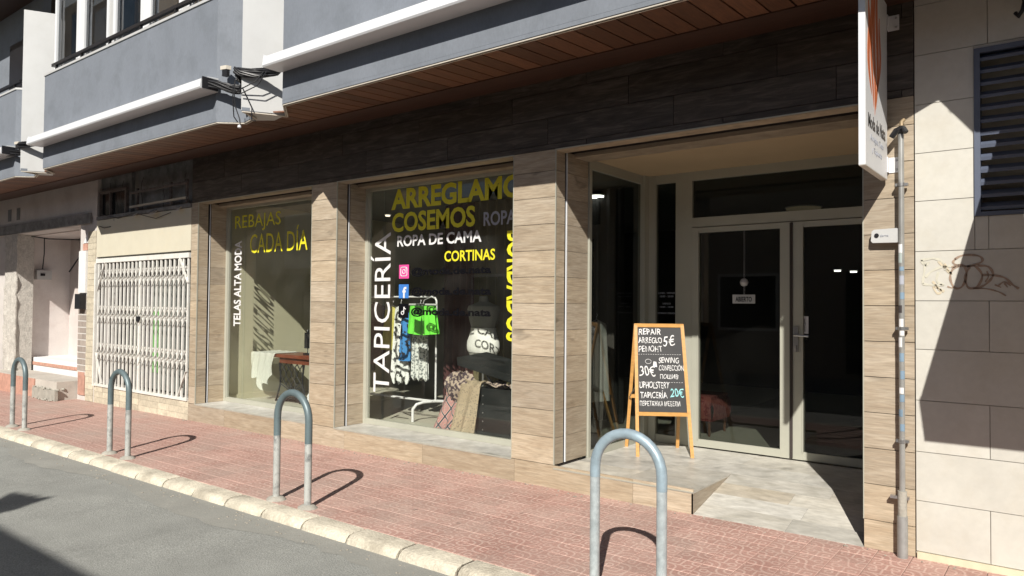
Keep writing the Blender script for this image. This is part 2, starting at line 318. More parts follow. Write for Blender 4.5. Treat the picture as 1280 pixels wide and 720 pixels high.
def gz(x): return .006 * (x + 2) if x < -2 else 0.
XU, ZU, YU = (1, 0, 0), (0, 0, 1), (0, 1, 0)
# ================================================================ GROUND
struct(MB().add([(-160, -160, -.16), (160, -160, -.16), (160, 160, -.16), (-160, 160, -.16)], [(0, 1, 2, 3)]).build("ground", mat("bare_ground", (.3, .27, .22), .95)))
def strip(name, m, xs, y0, y1, dz0, dz1=None, kind="structure"):
    dz1 = dz0 if dz1 is None else dz1
    vs = []; fs = []
    for x in xs: vs += [(x, y0, gz(x) + dz0), (x, y1, gz(x) + dz1)]
    for i in range(len(xs) - 1): fs.append((2 * i, 2 * i + 2, 2 * i + 3, 2 * i + 1))
    return MB().add(vs, fs).build(name, m, kind=kind)
XS = [-90, -40, -20, -12, -7, -4, -2, 0, 3, 15, 40]
gz_far = gz
def gz(x): return .006 * (max(x, -20) + 2) if x < -2 else 0.
strip("road", ASPH, XS, -7.3, -1.9, -.04, -.064)
gvs, gfs = [], []; gr_ = random.Random(8)
for i in range(150):
    x = -20 + i * .15; y0 = -2.22 + .09 * math.sin(i * .31) + gr_.uniform(-.03, .03)
    gvs += [(x, y0, gz(x) - .04 - .024 * (7.3 + y0) / 5.4 + .0022), (x, -1.93, gz(x) - .0639 + .003)]
for i in range(149): gfs.append((2 * i, 2 * i + 2, 2 * i + 3, 2 * i + 1))
MB().add(gvs, gfs).build("gutter", GUT, kind="structure")
# kerb stones, .507 m each, rounded arris
kerb = bpy.data.objects.new("kerb", None); COL.objects.link(kerb); struct(kerb)
def kerb_bm(x0, x1):
    prof = [(-1.77, -.16), (-1.77, 0.), (-1.88, 0.), (-1.915, -.008), (-1.94, -.03), (-1.952, -.06), (-1.965, -.16)]
    n = len(prof); vs = []; g = .010
    for x, e in ((x0 + g, .006), (x0 + g + .012, 0), (x1 - g - .012, 0), (x1 - g, .006)):
        for y, z in prof: vs.append((x, y + (e if y < -1.8 else 0), z - (e if z > -.1 else 0)))
    fs = [(j * n + i, j * n + (i + 1) % n, (j + 1) * n + (i + 1) % n, (j + 1) * n + i) for j in range(3) for i in range(n)] + [tuple(range(n))[::-1], tuple(range(3 * n, 4 * n))]
    return MB().add(vs, fs)
kme = None
for i in range(34):
    x1 = -2.45 + .507 * 5 - i * .507; x0 = x1 - .507
    if kme is None:
        o = kerb_bm(0, .507).build("kerb_stone", KERB, kerb, smooth=True); kme = o.data
    else: o = bpy.data.objects.new("kerb_stone", kme); COL.objects.link(o); o.parent = kerb
    o.location = (x0, random.uniform(-.006, .006), gz((x0 + x1) / 2) + random.uniform(-.004, .004)); o.rotation_euler = (random.uniform(-.001, .001), 0, random.uniform(-.001, .001))
strip("kerb_bedding", mat("dark_joint_dirt", (.10, .085, .065), .95), XS, -1.90, -1.74, -.06, -.02)
kj = MB()
for i in range(12):
    xa = -20 + i * 2; kj.add([(xa, -1.925, -.2), (xa + 2, -1.925, -.2), (xa + 2, -1.925, gz(xa + 2) - .045), (xa, -1.925, gz(xa) - .045), (xa, -1.88, gz(xa) - .014), (xa + 2, -1.88, gz(xa + 2) - .014), (xa + 2, -1.775, gz(xa + 2) - .012), (xa, -1.775, gz(xa) - .012)], [(0, 1, 2, 3), (3, 2, 5, 4), (4, 5, 6, 7)])
kj.build("kerb_joint_fill", MC["dark_joint_dirt"], kerb)
# pavement tiles .2 m
pav = bpy.data.objects.new("pavement", None); COL.objects.link(pav); struct(pav)
strip("mortar_bed", mat("mortar_bed", (.36, .28, .23), .95, .2, 20), XS, -1.77, .3, -.012).parent = pav
def tile_mesh(rot, T=.2, g=.0022):
    me = bpy.data.meshes.new("paver"); a, b = g, T - g; c = .003
    vs = [(a, a, -.014), (b, a, -.014), (b, b, -.014), (a, b, -.014), (a, a, -.003), (b, a, -.003), (b, b, -.003), (a, b, -.003), (a + c, a + c, 0), (b - c, a + c, 0), (b - c, b - c, 0), (a + c, b - c, 0)]
    vs = [(x - T / 2, y - T / 2, z) for x, y, z in vs]
    fs = [(8, 9, 10, 11)] + [(i, (i + 1) % 4, (i + 1) % 4 + 4, i + 4) for i in range(4)] + [(i + 4, (i + 1) % 4 + 4, (i + 1) % 4 + 8, i + 8) for i in range(4)]
    me.from_pydata(vs, [], fs); ul = me.uv_layers.new(name="tile")
    for lp in me.loops:
        v = me.vertices[lp.vertex_index].co; uu, vv = v.x / T + .5, v.y / T + .5
        for _ in range(rot): uu, vv = vv, 1 - uu
        ul.data[lp.index].uv = (uu, vv)
    me.materials.append(PAVER); return me
TM = [tile_mesh(r) for r in range(4)]
cells = []
for i in range(-84, 12):
    for j in range(9):
        x = i * .2 + .1; y = -1.77 + .2 * j + .1
        if y > -.05: y = -.07
        rel = Vector((x, y + D, -H)); dep = rel.dot(fw)
        if dep < .5: vis = False
        else:
            px = 640 + FPX * rel.dot(rt) / dep; py = 360 - FPX * rel.dot(upv) / dep; vis = -30 < px < 1310 and py < 740
        cells.append((0 if vis else 1, rel.length, i, j, x, y))
cells.sort()
rest = MB(); ruv = []
for k, (_, dd, i, j, x, y) in enumerate(cells):
    r = (i + j) % 2 * 2 + (1 if random.random() < .06 else 0); z = gz(x) + random.uniform(-.0012, .0012)
    if k < 298:
        o = bpy.data.objects.new("paver", TM[r]); COL.objects.link(o); o.parent = pav; o.location = (x, y, z); o.rotation_euler = (random.uniform(-.004, .004), random.uniform(-.004, .004), 0)
    else:
        me = TM[r]; rest.add([(v.co.x + x, v.co.y + y, v.co.z + z) for v in me.vertices], [tuple(p.vertices) for p in me.polygons])
        for p in me.polygons:
            for li in p.loop_indices: ruv.append(tuple(me.uv_layers[0].data[li].uv))
o = rest.build("paver_field", PAVER, pav, kind="stuff"); ul = o.data.uv_layers.new(name="tile")
for i, q in enumerate(ruv): ul.data[i].uv = q

gg = MB(); g3 = random.Random(21)
for i in range(420):
    x = -13 + 12.5 * g3.random(); y = (-1.99 - abs(g3.gauss(0, .10))) if g3.random() < .65 else -.02 - abs(g3.gauss(0, .05)); q = g3.uniform(.003, .010)
    z = gz(x) + (-.0625 if y < -1.9 else .0)
    gg.lathe((x, y, z), [(q, 0), (q * 1.1, q * .4), (q * .4, q * .9)], 5, g3.uniform(.7, 1.4), 1)
gg.build("grit", mat("grit_stones", (.34, .31, .26), .9, .4, 30), kind="stuff"); o = bpy.data.objects["grit"]; o["label"] = "loose grit lying in the gutter and along the wall foot"; o["category"] = "grit"
# ================================================================ WOOD TILED SHOP FRONT
PIT_Z = .2345
shop = thing("shop_building", (-5.3, 0, 0), "shop front clad in pale wood-look tiles with two lettered windows and recessed glass doors", "shop")
# masses behind the tiles
core = MB()
for x0, x1 in ((-9.655, -9.494), (-6.98, -6.546), (-4.025, -3.576), (-1.082, -.79)):
    core.box(x0 + .001, x1 - .001, .0135, .42 if x0 > -9.7 else .42, 0, 2.96)
core.box(-9.655, -3.576, .0145, .43, -.1, .176)
core.box(-3.58, -2.30, .0145, 1.8, -.1, .152); core.box(-9.655, -.79, .0135, .16, 2.968, 3.75); core.box(-9.655, -.79, .30, .6, 2.962, 3.75); core.box(-9.655, -.79, .16, .30, 3.1, 3.74)
core.build("wall", GROUT, shop)
def clad(x0, x1, z0, z1, L=1.2, ph=0., m=TILE, y=0., th=.012, g=.0045, stag=.5, name="facade_tile"):
    k0 = math.floor((z0 - .19) / PIT_Z + 1e-4); k = k0
    while True:
        a = max(z0, .19 + k * PIT_Z); b = min(z1, .19 + (k + 1) * PIT_Z)
        if a >= z1 - .004: break
        if b - a > .01:
            off = ph + (k % 3) * L / 3 * (1 if stag else 0)
            x = x0 - (off % L); 
            while x < x1 - .001:
                p, q = max(x, x0), min(x + L, x1)
                if q - p > .02:
                    dy = random.uniform(0, .0012); piece(name, m, shop, p + g / 2, q - g / 2, y + dy, y + th + .0012, a + g / 2, b - g / 2)
                x += L
        k += 1
for x0, x1 in ((-9.655, -9.484), (-6.984, -6.536), (-4.031, -3.566), (-1.088, -.785)):
    clad(x0, x1, .19, 2.955, L=3, stag=0)
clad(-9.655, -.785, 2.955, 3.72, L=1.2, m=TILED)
clad(-1.088, -.785, 0, .19, L=3, stag=0)
x = -9.655                                                          # plinth course below the windows and the step
for Lp in (.9, 1.2, 1.2, 1.2, 1.16, 1.2, .52):
    x1 = min(x + Lp, -2.281); piece("plinth_tile", TILE, shop, x + .0015, x1 - .0015, 0, .0125, gz(x) - .03, .187); x = x1
# jamb tiles, shutter guides, lintel undersides, sills
def jamb(X, depth, right):
    s = -1 if right else 1
    k = 0
    while .19 + k * PIT_Z < 2.95:
        a = .19 + k * PIT_Z; b = min(a + PIT_Z, 2.955)
        for y0, y1 in ((.013, .148), (.195, depth)):
            if right: piece("jamb_tile", TILE, shop, X, X + .012, y0, y1, a + .0015, b - .0015)
            else: piece("jamb_tile", TILE, shop, X - .012, X, y0, y1, a + .0015, b - .0015)
        k += 1
    x0, x1 = (X + .004, X + .012) if right else (X - .012, X - .004)
    MB().box(x0, x1, .149, .168, .19, 2.953).build("shutter_guide", BLACKM, shop)
    x0, x1 = (X - .002, X + .012) if right else (X - .012, X + .002)
    MB().box(x0, x1, .176, .176 + (.013 if depth > .5 else .006), .19, 2.953).build("shutter_guide", WHALU, shop)
    MB().box(X - .0035, X + .0035, -.0015, .0125, .19, 2.955).build("corner_bead", STEEL if 0 else ALU, shop)
for X, d_, r_ in ((-9.484, .42, 0), (-6.984, .42, 1), (-6.536, .42, 0), (-4.031, .42, 1), (-3.566, .54, 0), (-1.088, .54, 1)): jamb(X, d_, r_)
for X0, X1, dp in ((-9.484, -6.984, .43), (-6.536, -4.031, .43), (-3.566, -1.088, .55)):
    MB().box(X0, X1, .0135, .155, 2.943, 2.9665).build("lintel_tile", TILE, shop)
    MB().box(X0, X1, -.0015, .0125, 2.947, 2.9545).build("lintel_bead", ALU, shop)
    MB().box(X0, X1, .30, dp, 2.925, 2.961).build("lintel_board", TILE, shop)
    MB().box(X0 + .02, X1 - .02, .20, .235, 2.965, 3.06).build("roller_shutter_slat", mat("brown_shutter_slat", (.10, .06, .035), .6), shop)
for X0, X1 in ((-9.484, -6.984), (-6.536, -4.031)):
    n = 2; w_ = (X1 - X0) / n
    for i in range(n): piece("sill_tile", TILEG, shop, X0 + i * w_ + .001, X0 + (i + 1) * w_ - .001, -.004, .425, .1775, .1895)
    MB().box(X0, X1, -.0065, -.0005, .1835, .1915).build("sill_bead", ALU, shop)
# display windows: frame > pane, lettering
def window(X0, X1, Y0=.42, z0=.19, z1=2.955, f=.05):
    fr = MB().box(X0, X0 + f, Y0, Y0 + .06, z0, z1 - .03).box(X1 - f, X1, Y0, Y0 + .06, z0, z1 - .03).box(X0 + f, X1 - f, Y0 + .001, Y0 + .059, z0 + .001, z0 + f).box(X0 + f, X1 - f, Y0 + .001, Y0 + .059, z1 - .062, z1 - .031)
    fr.box(X0 + f, X0 + f + .012, Y0 + .012, Y0 + .05, z0 + f, z1 - .065).box(X0 + f + .012, X1 - f, Y0 + .012, Y0 + .05, z0 + f, z0 + f + .012)
    fo = fr.build("window_frame", ALU, shop, loc=(X0, Y0, z0))
    MB().box(X0 + f, X1 - f, Y0 + .028, Y0 + .034, z0 + f, z1 - .062).build("pane", GLASS, fo)
    return fo
w1 = window(-9.484, -6.984); w2 = window(-6.536, -4.031)
YL = .445
def wt(par, s, m, x0, x1, z0, z1, off=0., rot=0):
    if rot == 1: return text("lettering", s, m, (x1, YL, z0), (0, 0, 1), (-1, 0, 0), z1 - z0, x1 - x0, par, off)
    if rot == -1: return text("lettering", s, m, (x0, YL, z1), (0, 0, -1), (1, 0, 0), z1 - z0, x1 - x0, par, off)
    return text("lettering", s, m, (x0, YL, z0), XU, ZU, x1 - x0, z1 - z0, par, off)
wt(w1, "REBAJAS", YEL, -9.30, -8.23, 2.56, 2.795); wt(w1, "CADA DÍA", YEL, -8.925, -7.655, 2.255, 2.585)
wt(w1, "TELAS ALTA MODA", WVIN, -9.30, -9.125, 1.25, 2.44, .025, 1)
wt(w2, "ARREGLAMOS", YEL, -6.125, -4.10, 2.645, 2.88, .035); wt(w2, "COSEMOS", YEL, -6.11, -4.87, 2.39, 2.61, .03)
wt(w2, "ROPA", GVIN, -4.755, -4.34, 2.385, 2.53, .02); wt(w2, "ROPA DE CAMA", WVIN, -6.02, -4.78, 2.225, 2.35, .022)
wt(w2, "CORTINAS", YEL, -5.295, -4.60, 2.035, 2.15, .02); wt(w2, "TAPICERÍA", WVIN, -6.46, -6.125, .565, 2.40, .0, 1)
wt(w2, "BORDADOS", YEL, -4.45, -4.20, 1.22, 2.32, .025, -1)
for z, icon in ((1.885, PINK), (1.665, BLUE), (1.445, BVIN)):
    wt(w2, "@moda.de.nata", BVIN, -5.79, -4.65, z - .005, z + .10, .035)
    sq = MB().box(-5.985, -5.83, YL - .001, YL + .001, z - .02, z + .135).build("social_icon", icon, w2)
    c = Vector((-5.9075, YL - .002, z + .0575)); S = .001
    g2 = MB()
    if icon is PINK:
        pts = []
        for a in range(33):
            t_ = a / 32 * 2 * math.pi; q = lambda v: math.copysign(abs(v) ** .4, v)
            pts.append((c.x + .05 * q(math.cos(t_)), c.y, c.z + .05 * q(math.sin(t_))))
        g2.tube(pts, .005, 6); g2.tube([(c.x + .023 * math.cos(a / 16 * 6.2832), c.y, c.z + .023 * math.sin(a / 16 * 6.2832)) for a in range(17)], .005, 6); g2.box(c.x + .026, c.x + .036, c.y - .003, c.y, c.z + .026, c.z + .036)
    elif icon is BLUE: 
        text("social_icon_mark", "f", WVIN, (c.x - .018, YL - .0025, c.z - .075), XU, ZU, .062, .125, w2, .03); g2 = None
    else:
        g2.tube([(c.x + .008, c.y, c.z + .045), (c.x + .008, c.y, c.z - .02)], .006, 6); g2.tube([(c.x - .012 + .02 * math.cos(a / 12 * 6.2832), c.y, c.z - .022 + .018 * math.sin(a / 12 * 6.2832)) for a in range(13)], .006, 6)
        g2.tube([(c.x + .008, c.y, c.z + .045), (c.x + .018, c.y, c.z + .028), (c.x + .04, c.y, c.z + .02)], .006, 6)
    if g2: g2.build("social_icon_mark", WVIN, w2)
# porch: step, ramp, floor tiles, ceiling
def ramp_z(y): return .165 * min(1, max(0, y / .78))
yb = [-.004, .4, .80, 1.2, 1.69]
for i in range(4):
    xx = [-3.566, -2.9, -2.281] if i < 2 else ([-3.566, -2.7, -1.75, -1.088] if i == 2 else [-3.566, -2.35, -1.088])
    for a, b in zip(xx[:-1], xx[1:]): piece("step_tile", TILEG, shop, a + .001, b - .001, yb[i] + .001, yb[i + 1] - .001, .1545, .167)
MB().box(-3.566, -2.281, -.0065, -.0005, .1605, .1685).build("step_bead", ALU, shop)
for i, (y0, y1, cuts) in enumerate(((.0, .2, [-2.281, -1.6, -1.088]), (.2, .4, [-2.281, -1.55, -1.088]), (.4, .6, [-2.281, -1.7, -1.088]), (.6, .799, [-2.281, -1.45, -1.088]))):
    for k, (a, b) in enumerate(zip(cuts[:-1], cuts[1:])):
        z0, z1 = ramp_z(y0) + .002, min(.165, ramp_z(y1)) + .002
        MB().slab([(a + .001, y0 + .001, z0), (b - .001, y0 + .001, z0), (b - .001, y1 - .001, z1), (a + .001, y1 - .001, z1)], (0, 0, -.012)).build("ramp_tile", TILEM if (i, k) == (2, 0) else TILEG, shop)
MB().slab([(-2.281, 0, -.03), (-2.281, .80, .153), (-2.281, 0, .153)], (-.015, 0, 0)).build("ramp_cheek_tile", TILE, shop)
MB().slab([(-2.281, 0, -.02), (-2.281, .8, -.02), (-2.281, .8, .15), (-2.281, 0, -.012)], (1.19, 0, 0)).build("ramp_bed", GROUT, shop)
MB().box(-3.57, -1.085, .55, 1.80, 2.952, 3.0).build("porch_ceiling", mat("beige_ceiling_paint", (.56, .43, .27), .75, .04, 2), shop)
MB().box(-2.30, -1.082, .78, 1.8, -.02, .152).build("porch_base", GROUT, shop)
MB().box(-1.088, -1.076, .55, 1.69, .165, 2.952).build("porch_side_wall", PLAST, shop)
# side window of the porch
DZ0, DZ1 = .168, 2.952
sf = MB().box(-3.60, -3.55, .55, .59, DZ0, DZ1).box(-3.60, -3.55, .59, 1.60, DZ0, DZ0 + .06).box(-3.60, -3.55, .59, 1.60, DZ1 - .09, DZ1)
sfo = sf.build("porch_window_frame", ALU, shop)
MB().box(-3.578, -3.572, .59, 1.60, DZ0 + .06, DZ1 - .09).build("pane", GLASS2, sfo)
sf = MB().box(-3.60, -3.52, 1.60, 1.76, DZ0, DZ1).box(-3.52, -3.44, 1.69, 1.76, DZ0, DZ1).box(-3.215, -3.035, 1.69, 1.76, DZ0, DZ1).box(-3.44, -3.215, 1.70, 1.75, DZ0, DZ0 + .08).box(-3.44, -3.215, 1.70, 1.75, DZ1 - .09, DZ1)
sfo = sf.build("porch_window_frame", ALU, shop)
MB().box(-3.44, -3.215, 1.722, 1.728, DZ0 + .08, DZ1 - .09).build("pane", GLASS2, sfo)
for i, (s_t, z, ww) in enumerate((("LUNES - VIERNES", 1.71, .19), ("10:00 - 20:00", 1.675, .15), ("SABADO", 1.60, .09), ("10:00 - 14:00", 1.565, .15), ("DOMINGO CERRADO", 1.50, .21))):
    text("opening_hours", s_t, GVIN, (-3.325 - ww / 2, 1.715, z), XU, ZU, ww, .018, sfo)
hd = MB().box(-3.035, -1.09, 1.69, 1.76, 2.385, 2.48).box(-3.035, -1.09, 1.69, 1.76, 2.862, DZ1).box(-1.13, -1.089, 1.69, 1.76, DZ0, 2.385).box(-1.13, -1.089, 1.69, 1.76, 2.48, 2.862)
hdo = hd.build("door_frame", ALU, shop, loc=(-2, 1.69, DZ0)); MB().box(-3.035, -1.13, 1.722, 1.728, 2.48, 2.862).build("pane", GLASS2, hdo)
def leaf(x0, x1, st):
    f = MB().box(x0, x0 + st[0], 1.68, 1.74, DZ0 + .012, 2.378).box(x1 - st[1], x1, 1.68, 1.74, DZ0 + .012, 2.378).box(x0 + st[0], x1 - st[1], 1.683, 1.737, DZ0 + .013, DZ0 + .085).box(x0 + st[0], x1 - st[1], 1.683, 1.737, 2.325, 2.377)
    f.box(x0 + st[0] - .012, x0 + st[0], 1.672, 1.68, DZ0 + .08, 2.33)
    d = f.build("door", ALU, shop, loc=(x0, 1.69, DZ0)); MB().box(x0 + st[0], x1 - st[1], 1.707, 1.713, DZ0 + .085, 2.325).build("pane", GLASS2, d); return d
d1 = leaf(-3.03, -2.055, (.07, .1)); d2 = leaf(-2.045, -1.133, (.1, .07))
MB().box(-2.062, -2.038, 1.665, 1.681, DZ0 + .02, 2.37).build("door_meeting_strip", GROUT, shop)
MB().box(-2.03, -1.985, 1.662, 1.681, 1.17, 1.40).build("handle_plate", STEEL, d2)
MB().tube([(-2.01, 1.68, 1.325), (-2.01, 1.62, 1.325), (-2.0, 1.615, 1.325), (-1.88, 1.615, 1.32)], .011, 8).build("handle", STEEL, d2, smooth=True)
MB().lathe((-2.008, 1.665, 1.20), [(.015, -.03), (.017, 0), (.015, .03)], 12).build("lock_cylinder", STEEL, d2)
st = MB().box(-1.965, -1.905, 1.7035, 1.7065, 1.34, 1.50).build("sticker", WVIN, d2)
text("push_lettering", "EMPUJAR", BVIN, (-1.925, 1.7015, 1.36), ZU, (-1, 0, 0), .12, .022, d2)
sg = tag(MB().box(-2.615, -2.395, 1.694, 1.70, 1.615, 1.70).build("open_sign", mat("grey_sign_face", (.55, .57, .56), .6), loc=(-2.5, 1.697, 1.65)), "small grey ABIERTO sign hanging inside the left glass door leaf", "sign")
text("lettering", "ABIERTO", BVIN, (-2.585, 1.692, 1.632), XU, ZU, .16, .048, sg, .02)
ch = MB()
for k in range(22): z = 1.70 + k * .03; ch.tube([(-2.50 + .006 * math.sin(a), 1.697 + .004 * (k % 2) * math.cos(a), z + .018 * math.cos(a)) for a in [q * math.pi / 4 for q in range(9)]], .0022, 4)
ch.build("chain", mat("grey_chain", (.3, .3, .3), .4, metal=.5), sg); MB().lathe((-2.5, 1.692, 1.82), [(.005, -.04), (.028, -.03), (.04, 0), (.028, .03), (.005, .04)], 14).build("suction_hook", mat("frosted_plastic", (.5, .5, .5), .4), sg, smooth=True)
# shop interior shell
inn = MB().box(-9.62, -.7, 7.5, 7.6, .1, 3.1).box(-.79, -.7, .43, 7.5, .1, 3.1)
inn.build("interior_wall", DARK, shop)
MB().box(-9.70, -9.52, .43, 7.5, .1, 3.1).build("interior_side_wall", CREAMW, shop)
MB().box(-9.51, -.8, .44, 7.5, .10, .186).add([], []).build("shop_floor", CREAMF, shop) if 0 else None
MB().box(-9.52, -3.61, .49, 7.5, .08, .178).box(-3.61, -.8, 1.77, 7.5, .08, .162).build("shop_floor", CREAMF, shop)
MB().box(-9.52, -8.0, .49, 2.2, .178, .186).build("skirting_board", CREAMF, shop)
MB().box(-9.52, -9.505, .49, 2.2, .186, .26).build("skirting", CREAMW, shop)
MB().box(-9.52, -.8, .6, 7.5, 3.02, 3.12).build("shop_ceiling", mat("grey_ceiling", (.16, .17, .16), .8), shop)

# ================================================================ STONE WALL on the right
wall = thing("stone_wall", (-.1, 0, 0), "cream stone tiled wall with graffiti and a dark louvre, right of the wood-tiled front", "wall")
MB().box(-.784, 3.0, .012, .4, -.1, 2.15).box(-.784, -.457, .012, .4, 2.15, 3.185).box(.6, 3.0, .012, .4, 2.15, 3.185).box(-.784, 3, .012, .4, 3.185, 3.75).box(-.457, .6, .2, .4, 2.15, 3.185).build("wall_core", mat("stone_joint", (.54, .50, .42), .9), wall)
rows = [.043, .362, .672, .997, 1.321, 1.63, 1.945, 2.267, 2.575, 2.888, 3.207, 3.53, 3.75]
for k in range(len(rows) - 1):
    z0, z1 = rows[k], rows[k + 1]; xs = [-.782] + ([-.385 + .4 * 2 * q for q in range(5)] if k % 2 == 0 else [.015 + .8 * q for q in range(5)])
    for a, b in zip(xs[:-1], xs[1:]):
        b = min(b, 3)
        if b - a < .02: continue
        g = .002; segs = [(a, b, z0, z1)]
        if z1 > 2.15 and z0 < 3.185 and b > -.457 and a < .6:
            segs = []
            if a < -.457: segs.append((a, -.457, z0, z1))
            if b > .6: segs.append((.6, b, z0, z1))
            if z0 < 2.15: segs.append((max(a, -.457), min(b, .6), z0, 2.15))
            if z1 > 3.185: segs.append((max(a, -.457), min(b, .6), 3.185, z1))
        for p, q, r0, r1 in segs:
            if q - p > .01: dy = random.uniform(0, .0015); piece("stone_tile", STONE, wall, p + g, q - g, dy, .014, r0 + g, r1 - g)
MB().box(-.775, 3, -.012, .011, -.04, .040).build("base_course", STONEB, wall)
lf = MB().box(-.457, -.425, -.012, .10, 2.15, 3.185).box(.57, .6, -.012, .10, 2.15, 3.185).box(-.425, .57, -.011, .10, 2.15, 2.175).box(-.425, .57, -.011, .10, 3.155, 3.185)
lfo = lf.build("louvre_frame", LOUV, wall, loc=(-.457, 0, 2.15)); 
for k in range(13):
    z = 2.185 + k * .0765; MB().slab([(-.425, .0, z), (-.425, .052, z + .048), (-.425, .052, z + .054), (-.425, 0, z + .022), (-.425, -.004, z + .02)], (.995, 0, 0)).build("louvre_slat", LOUV, lfo)
# graffiti: flat paint strokes on the wall
GR1 = mat("brown_spray_paint", (.37, .27, .20), .7, .25, 30); GR2 = mat("pale_grey_spray_paint", (.62, .6, .50), .7, .1, 30); GR3 = mat("faded_ochre_spray_paint", (.66, .58, .43), .7, .1, 30)
def gp(u, v):   # pixel-like sketch coordinates of the tag mapped on the wall, metres
    return (-.7565 + u * .0040, -.0016, 1.628 + v * .0042)
def stroke(b, pts, w_):
    P = [Vector(gp(*p)) for p in pts]; Q = []
    for i in range(len(P) - 1):
        p0, p1, p2, p3 = P[max(i - 1, 0)], P[i], P[i + 1], P[min(i + 2, len(P) - 1)]
        for k in range(6):
            t = k / 6; Q.append(.5 * ((2 * p1) + (p2 - p0) * t + (2 * p0 - 5 * p1 + 4 * p2 - p3) * t * t + (3 * p1 - p0 - 3 * p2 + p3) * t ** 3))
    Q.append(P[-1]); vs = []; n = len(Q)
    for i, q in enumerate(Q):
        d = (Q[min(i + 1, n - 1)] - Q[max(i - 1, 0)]).normalized(); r = Vector((d.z, 0, -d.x)) * (w_ * .5 * (1 + .25 * math.sin(i * .9)))
        vs += [q + r, q - r, q + r + Vector((0, .0014, 0)), q - r + Vector((0, .0014, 0))]
    fs = []
    for i in range(n - 1): a, c = 4 * i, 4 * i + 4; fs += [(a, c, c + 1, a + 1), (a, a + 2, c + 2, c), (a + 1, c + 1, c + 3, a + 3)]
    b.add(vs, fs)
b1 = MB()
for i, pts in enumerate([[(48, 62), (60, 68), (80, 66), (84, 58), (70, 52), (52, 53), (46, 58), (50, 63)], [(44, 50), (58, 54), (64, 40), (58, 22), (48, 20), (42, 34), (46, 48), (56, 52)],
            [(64, 50), (74, 52), (84, 38), (78, 22), (66, 20), (62, 36), (68, 50)], [(78, 52), (92, 50), (98, 38), (90, 26), (80, 20), (72, 19)], [(84, 38), (96, 38), (112, 34), (122, 24), (130, 18)],
            [(72, 19), (90, 18), (104, 14), (114, 8)], [(104, 22), (112, 28), (120, 22)], [(100, 24), (108, 20)], [(112, 26), (116, 20)], [(38, 22), (44, 20), (48, 22)], [(88, 28), (92, 36), (90, 44)]]):
    stroke(b1, [(u, v + .0) for u, v in pts], .012 if i < 5 else .008)
b1.build("graffiti_tag", GR1, wall); b2 = MB()
for pts in [[(2, 62), (20, 64), (32, 58), (36, 46)], [(8, 60), (6, 40), (4, 26)], [(4, 26), (18, 24), (34, 24)], [(8, 36), (18, 46), (34, 52), (44, 52)], [(26, 44), (24, 30), (34, 24)], [(2, 62), (8, 54), (14, 60)]]: stroke(b2, pts, .013)
b2.build("graffiti_tag", GR2, wall); b3 = MB()
for pts in [[(26, 60), (36, 48), (44, 40), (40, 46), (34, 56)], [(18, 30), (24, 22), (30, 14), (24, 12), (20, 22), (34, 14)]]: stroke(b3, pts, .012)
b3.build("graffiti_tag", GR3, wall)

# ================================================================ GATED SHOP
gs = thing("gated_shop_building", (-11.2, 0, 0), "closed shop front behind a white folding gate under a cream panel and bare sign rails", "shop")
MB().box(-12.6, -9.657, .30, .5, -.1, 3.75).box(-12.6, -9.657, .012, .30, 2.29, 2.90).box(-12.6, -9.657, .10, .30, 2.9, 3.75).box(-12.6, -9.657, .014, .3, -.1, .21).build("wall", mat("shop_core_plaster", (.25, .24, .22), .9), gs)
MB().box(-12.6, -9.66, -.004, .0115, 2.30, 2.895).build("cream_panel", CREAMP, gs)
MB().box(-12.595, -9.66, -.02, .10, 2.905, 2.955).build("ledge", DPLAST, gs)
MB().box(-12.6, -11.55, .05, .10, 2.96, 3.72).box(-11.35, -9.66, .062, .10, 2.96, 3.72).build("upper_band", DPLAST, gs)
vf = MB().box(-12.58, -11.62, .0, .045, 3.33, 3.37).box(-12.58, -12.53, .0, .045, 2.96, 3.33).box(-11.67, -11.62, .0, .045, 2.96, 3.33).box(-12.2, -12.17, .005, .04, 2.96, 3.33).build("fanlight_frame", RUST, gs)
MB().box(-12.53, -11.67, .046, .048, 2.96, 3.33).build("pane", mat("dark_glass", (.012, .014, .016), .12), vf)
for z in (3.02, 3.235): MB().bar((-11.36, -.05, z), (-9.70, -.05, z + .01), .035, .03).build("sign_rail", STEEL if z < 3.1 else RUST, gs)
for xx in (-11.2, -10.2, -9.76): MB().bar((xx, -.02, 2.97), (xx, -.02, 3.30), .04, .03, (0, 1, 0)).build("sign_post", RUST, gs)
for xx in (-11.3, -10.75, -10.68, -10.0): MB().slab([(xx, -.02, 2.90), (xx + .12, -.02, 2.92), (xx + .16, -.09, 2.86), (xx + .05, -.10, 2.85)], (0, 0, .012)).build("broken_bracket", CREAMT, gs)
wv = MB()
for k in range(5):
    x0 = -12.3 + k * .62 + random.uniform(-.1, .1); z = 3.45 + random.uniform(-.15, .15); pts = [(x0, .03, z)]
    for q in range(5): pts.append((pts[-1][0] + random.uniform(-.02, .07), .02 - .03 * random.random(), pts[-1][2] - random.uniform(.05, .16)))
    wv.tube(pts, .0035, 5)
wv.tube([(-12.4, -.02, 2.98), (-11.8, -.03, 2.88), (-11.3, -.02, 2.93), (-10.6, -.03, 2.80), (-10.2, -.02, 2.86)], .006, 5).tube([(-12.5, -.01, 2.80), (-12.3, -.02, 2.76), (-12.1, -.01, 2.77)], .007, 5)
wv.build("loose_wires", BLACK, gs)
x = -12.60
while x < -9.66:                                                     # split sand tiles under the gate
    for k in range(3): piece("split_tile", SANDT, gs, x + .002, min(x + .3, -9.66) - .002, -.0 + random.uniform(0, .006), .0135, -.06 + k * .092, -.06 + (k + 1) * .092 - .003)
    x += .3
for q in ((-12.5, -11.2), (-10.0, -9.7)): MB().box(q[0], q[1], .26, .30, .25, 2.25).build("door_panel", mat("grey_shop_door", (.14, .13, .13), .5), gs)
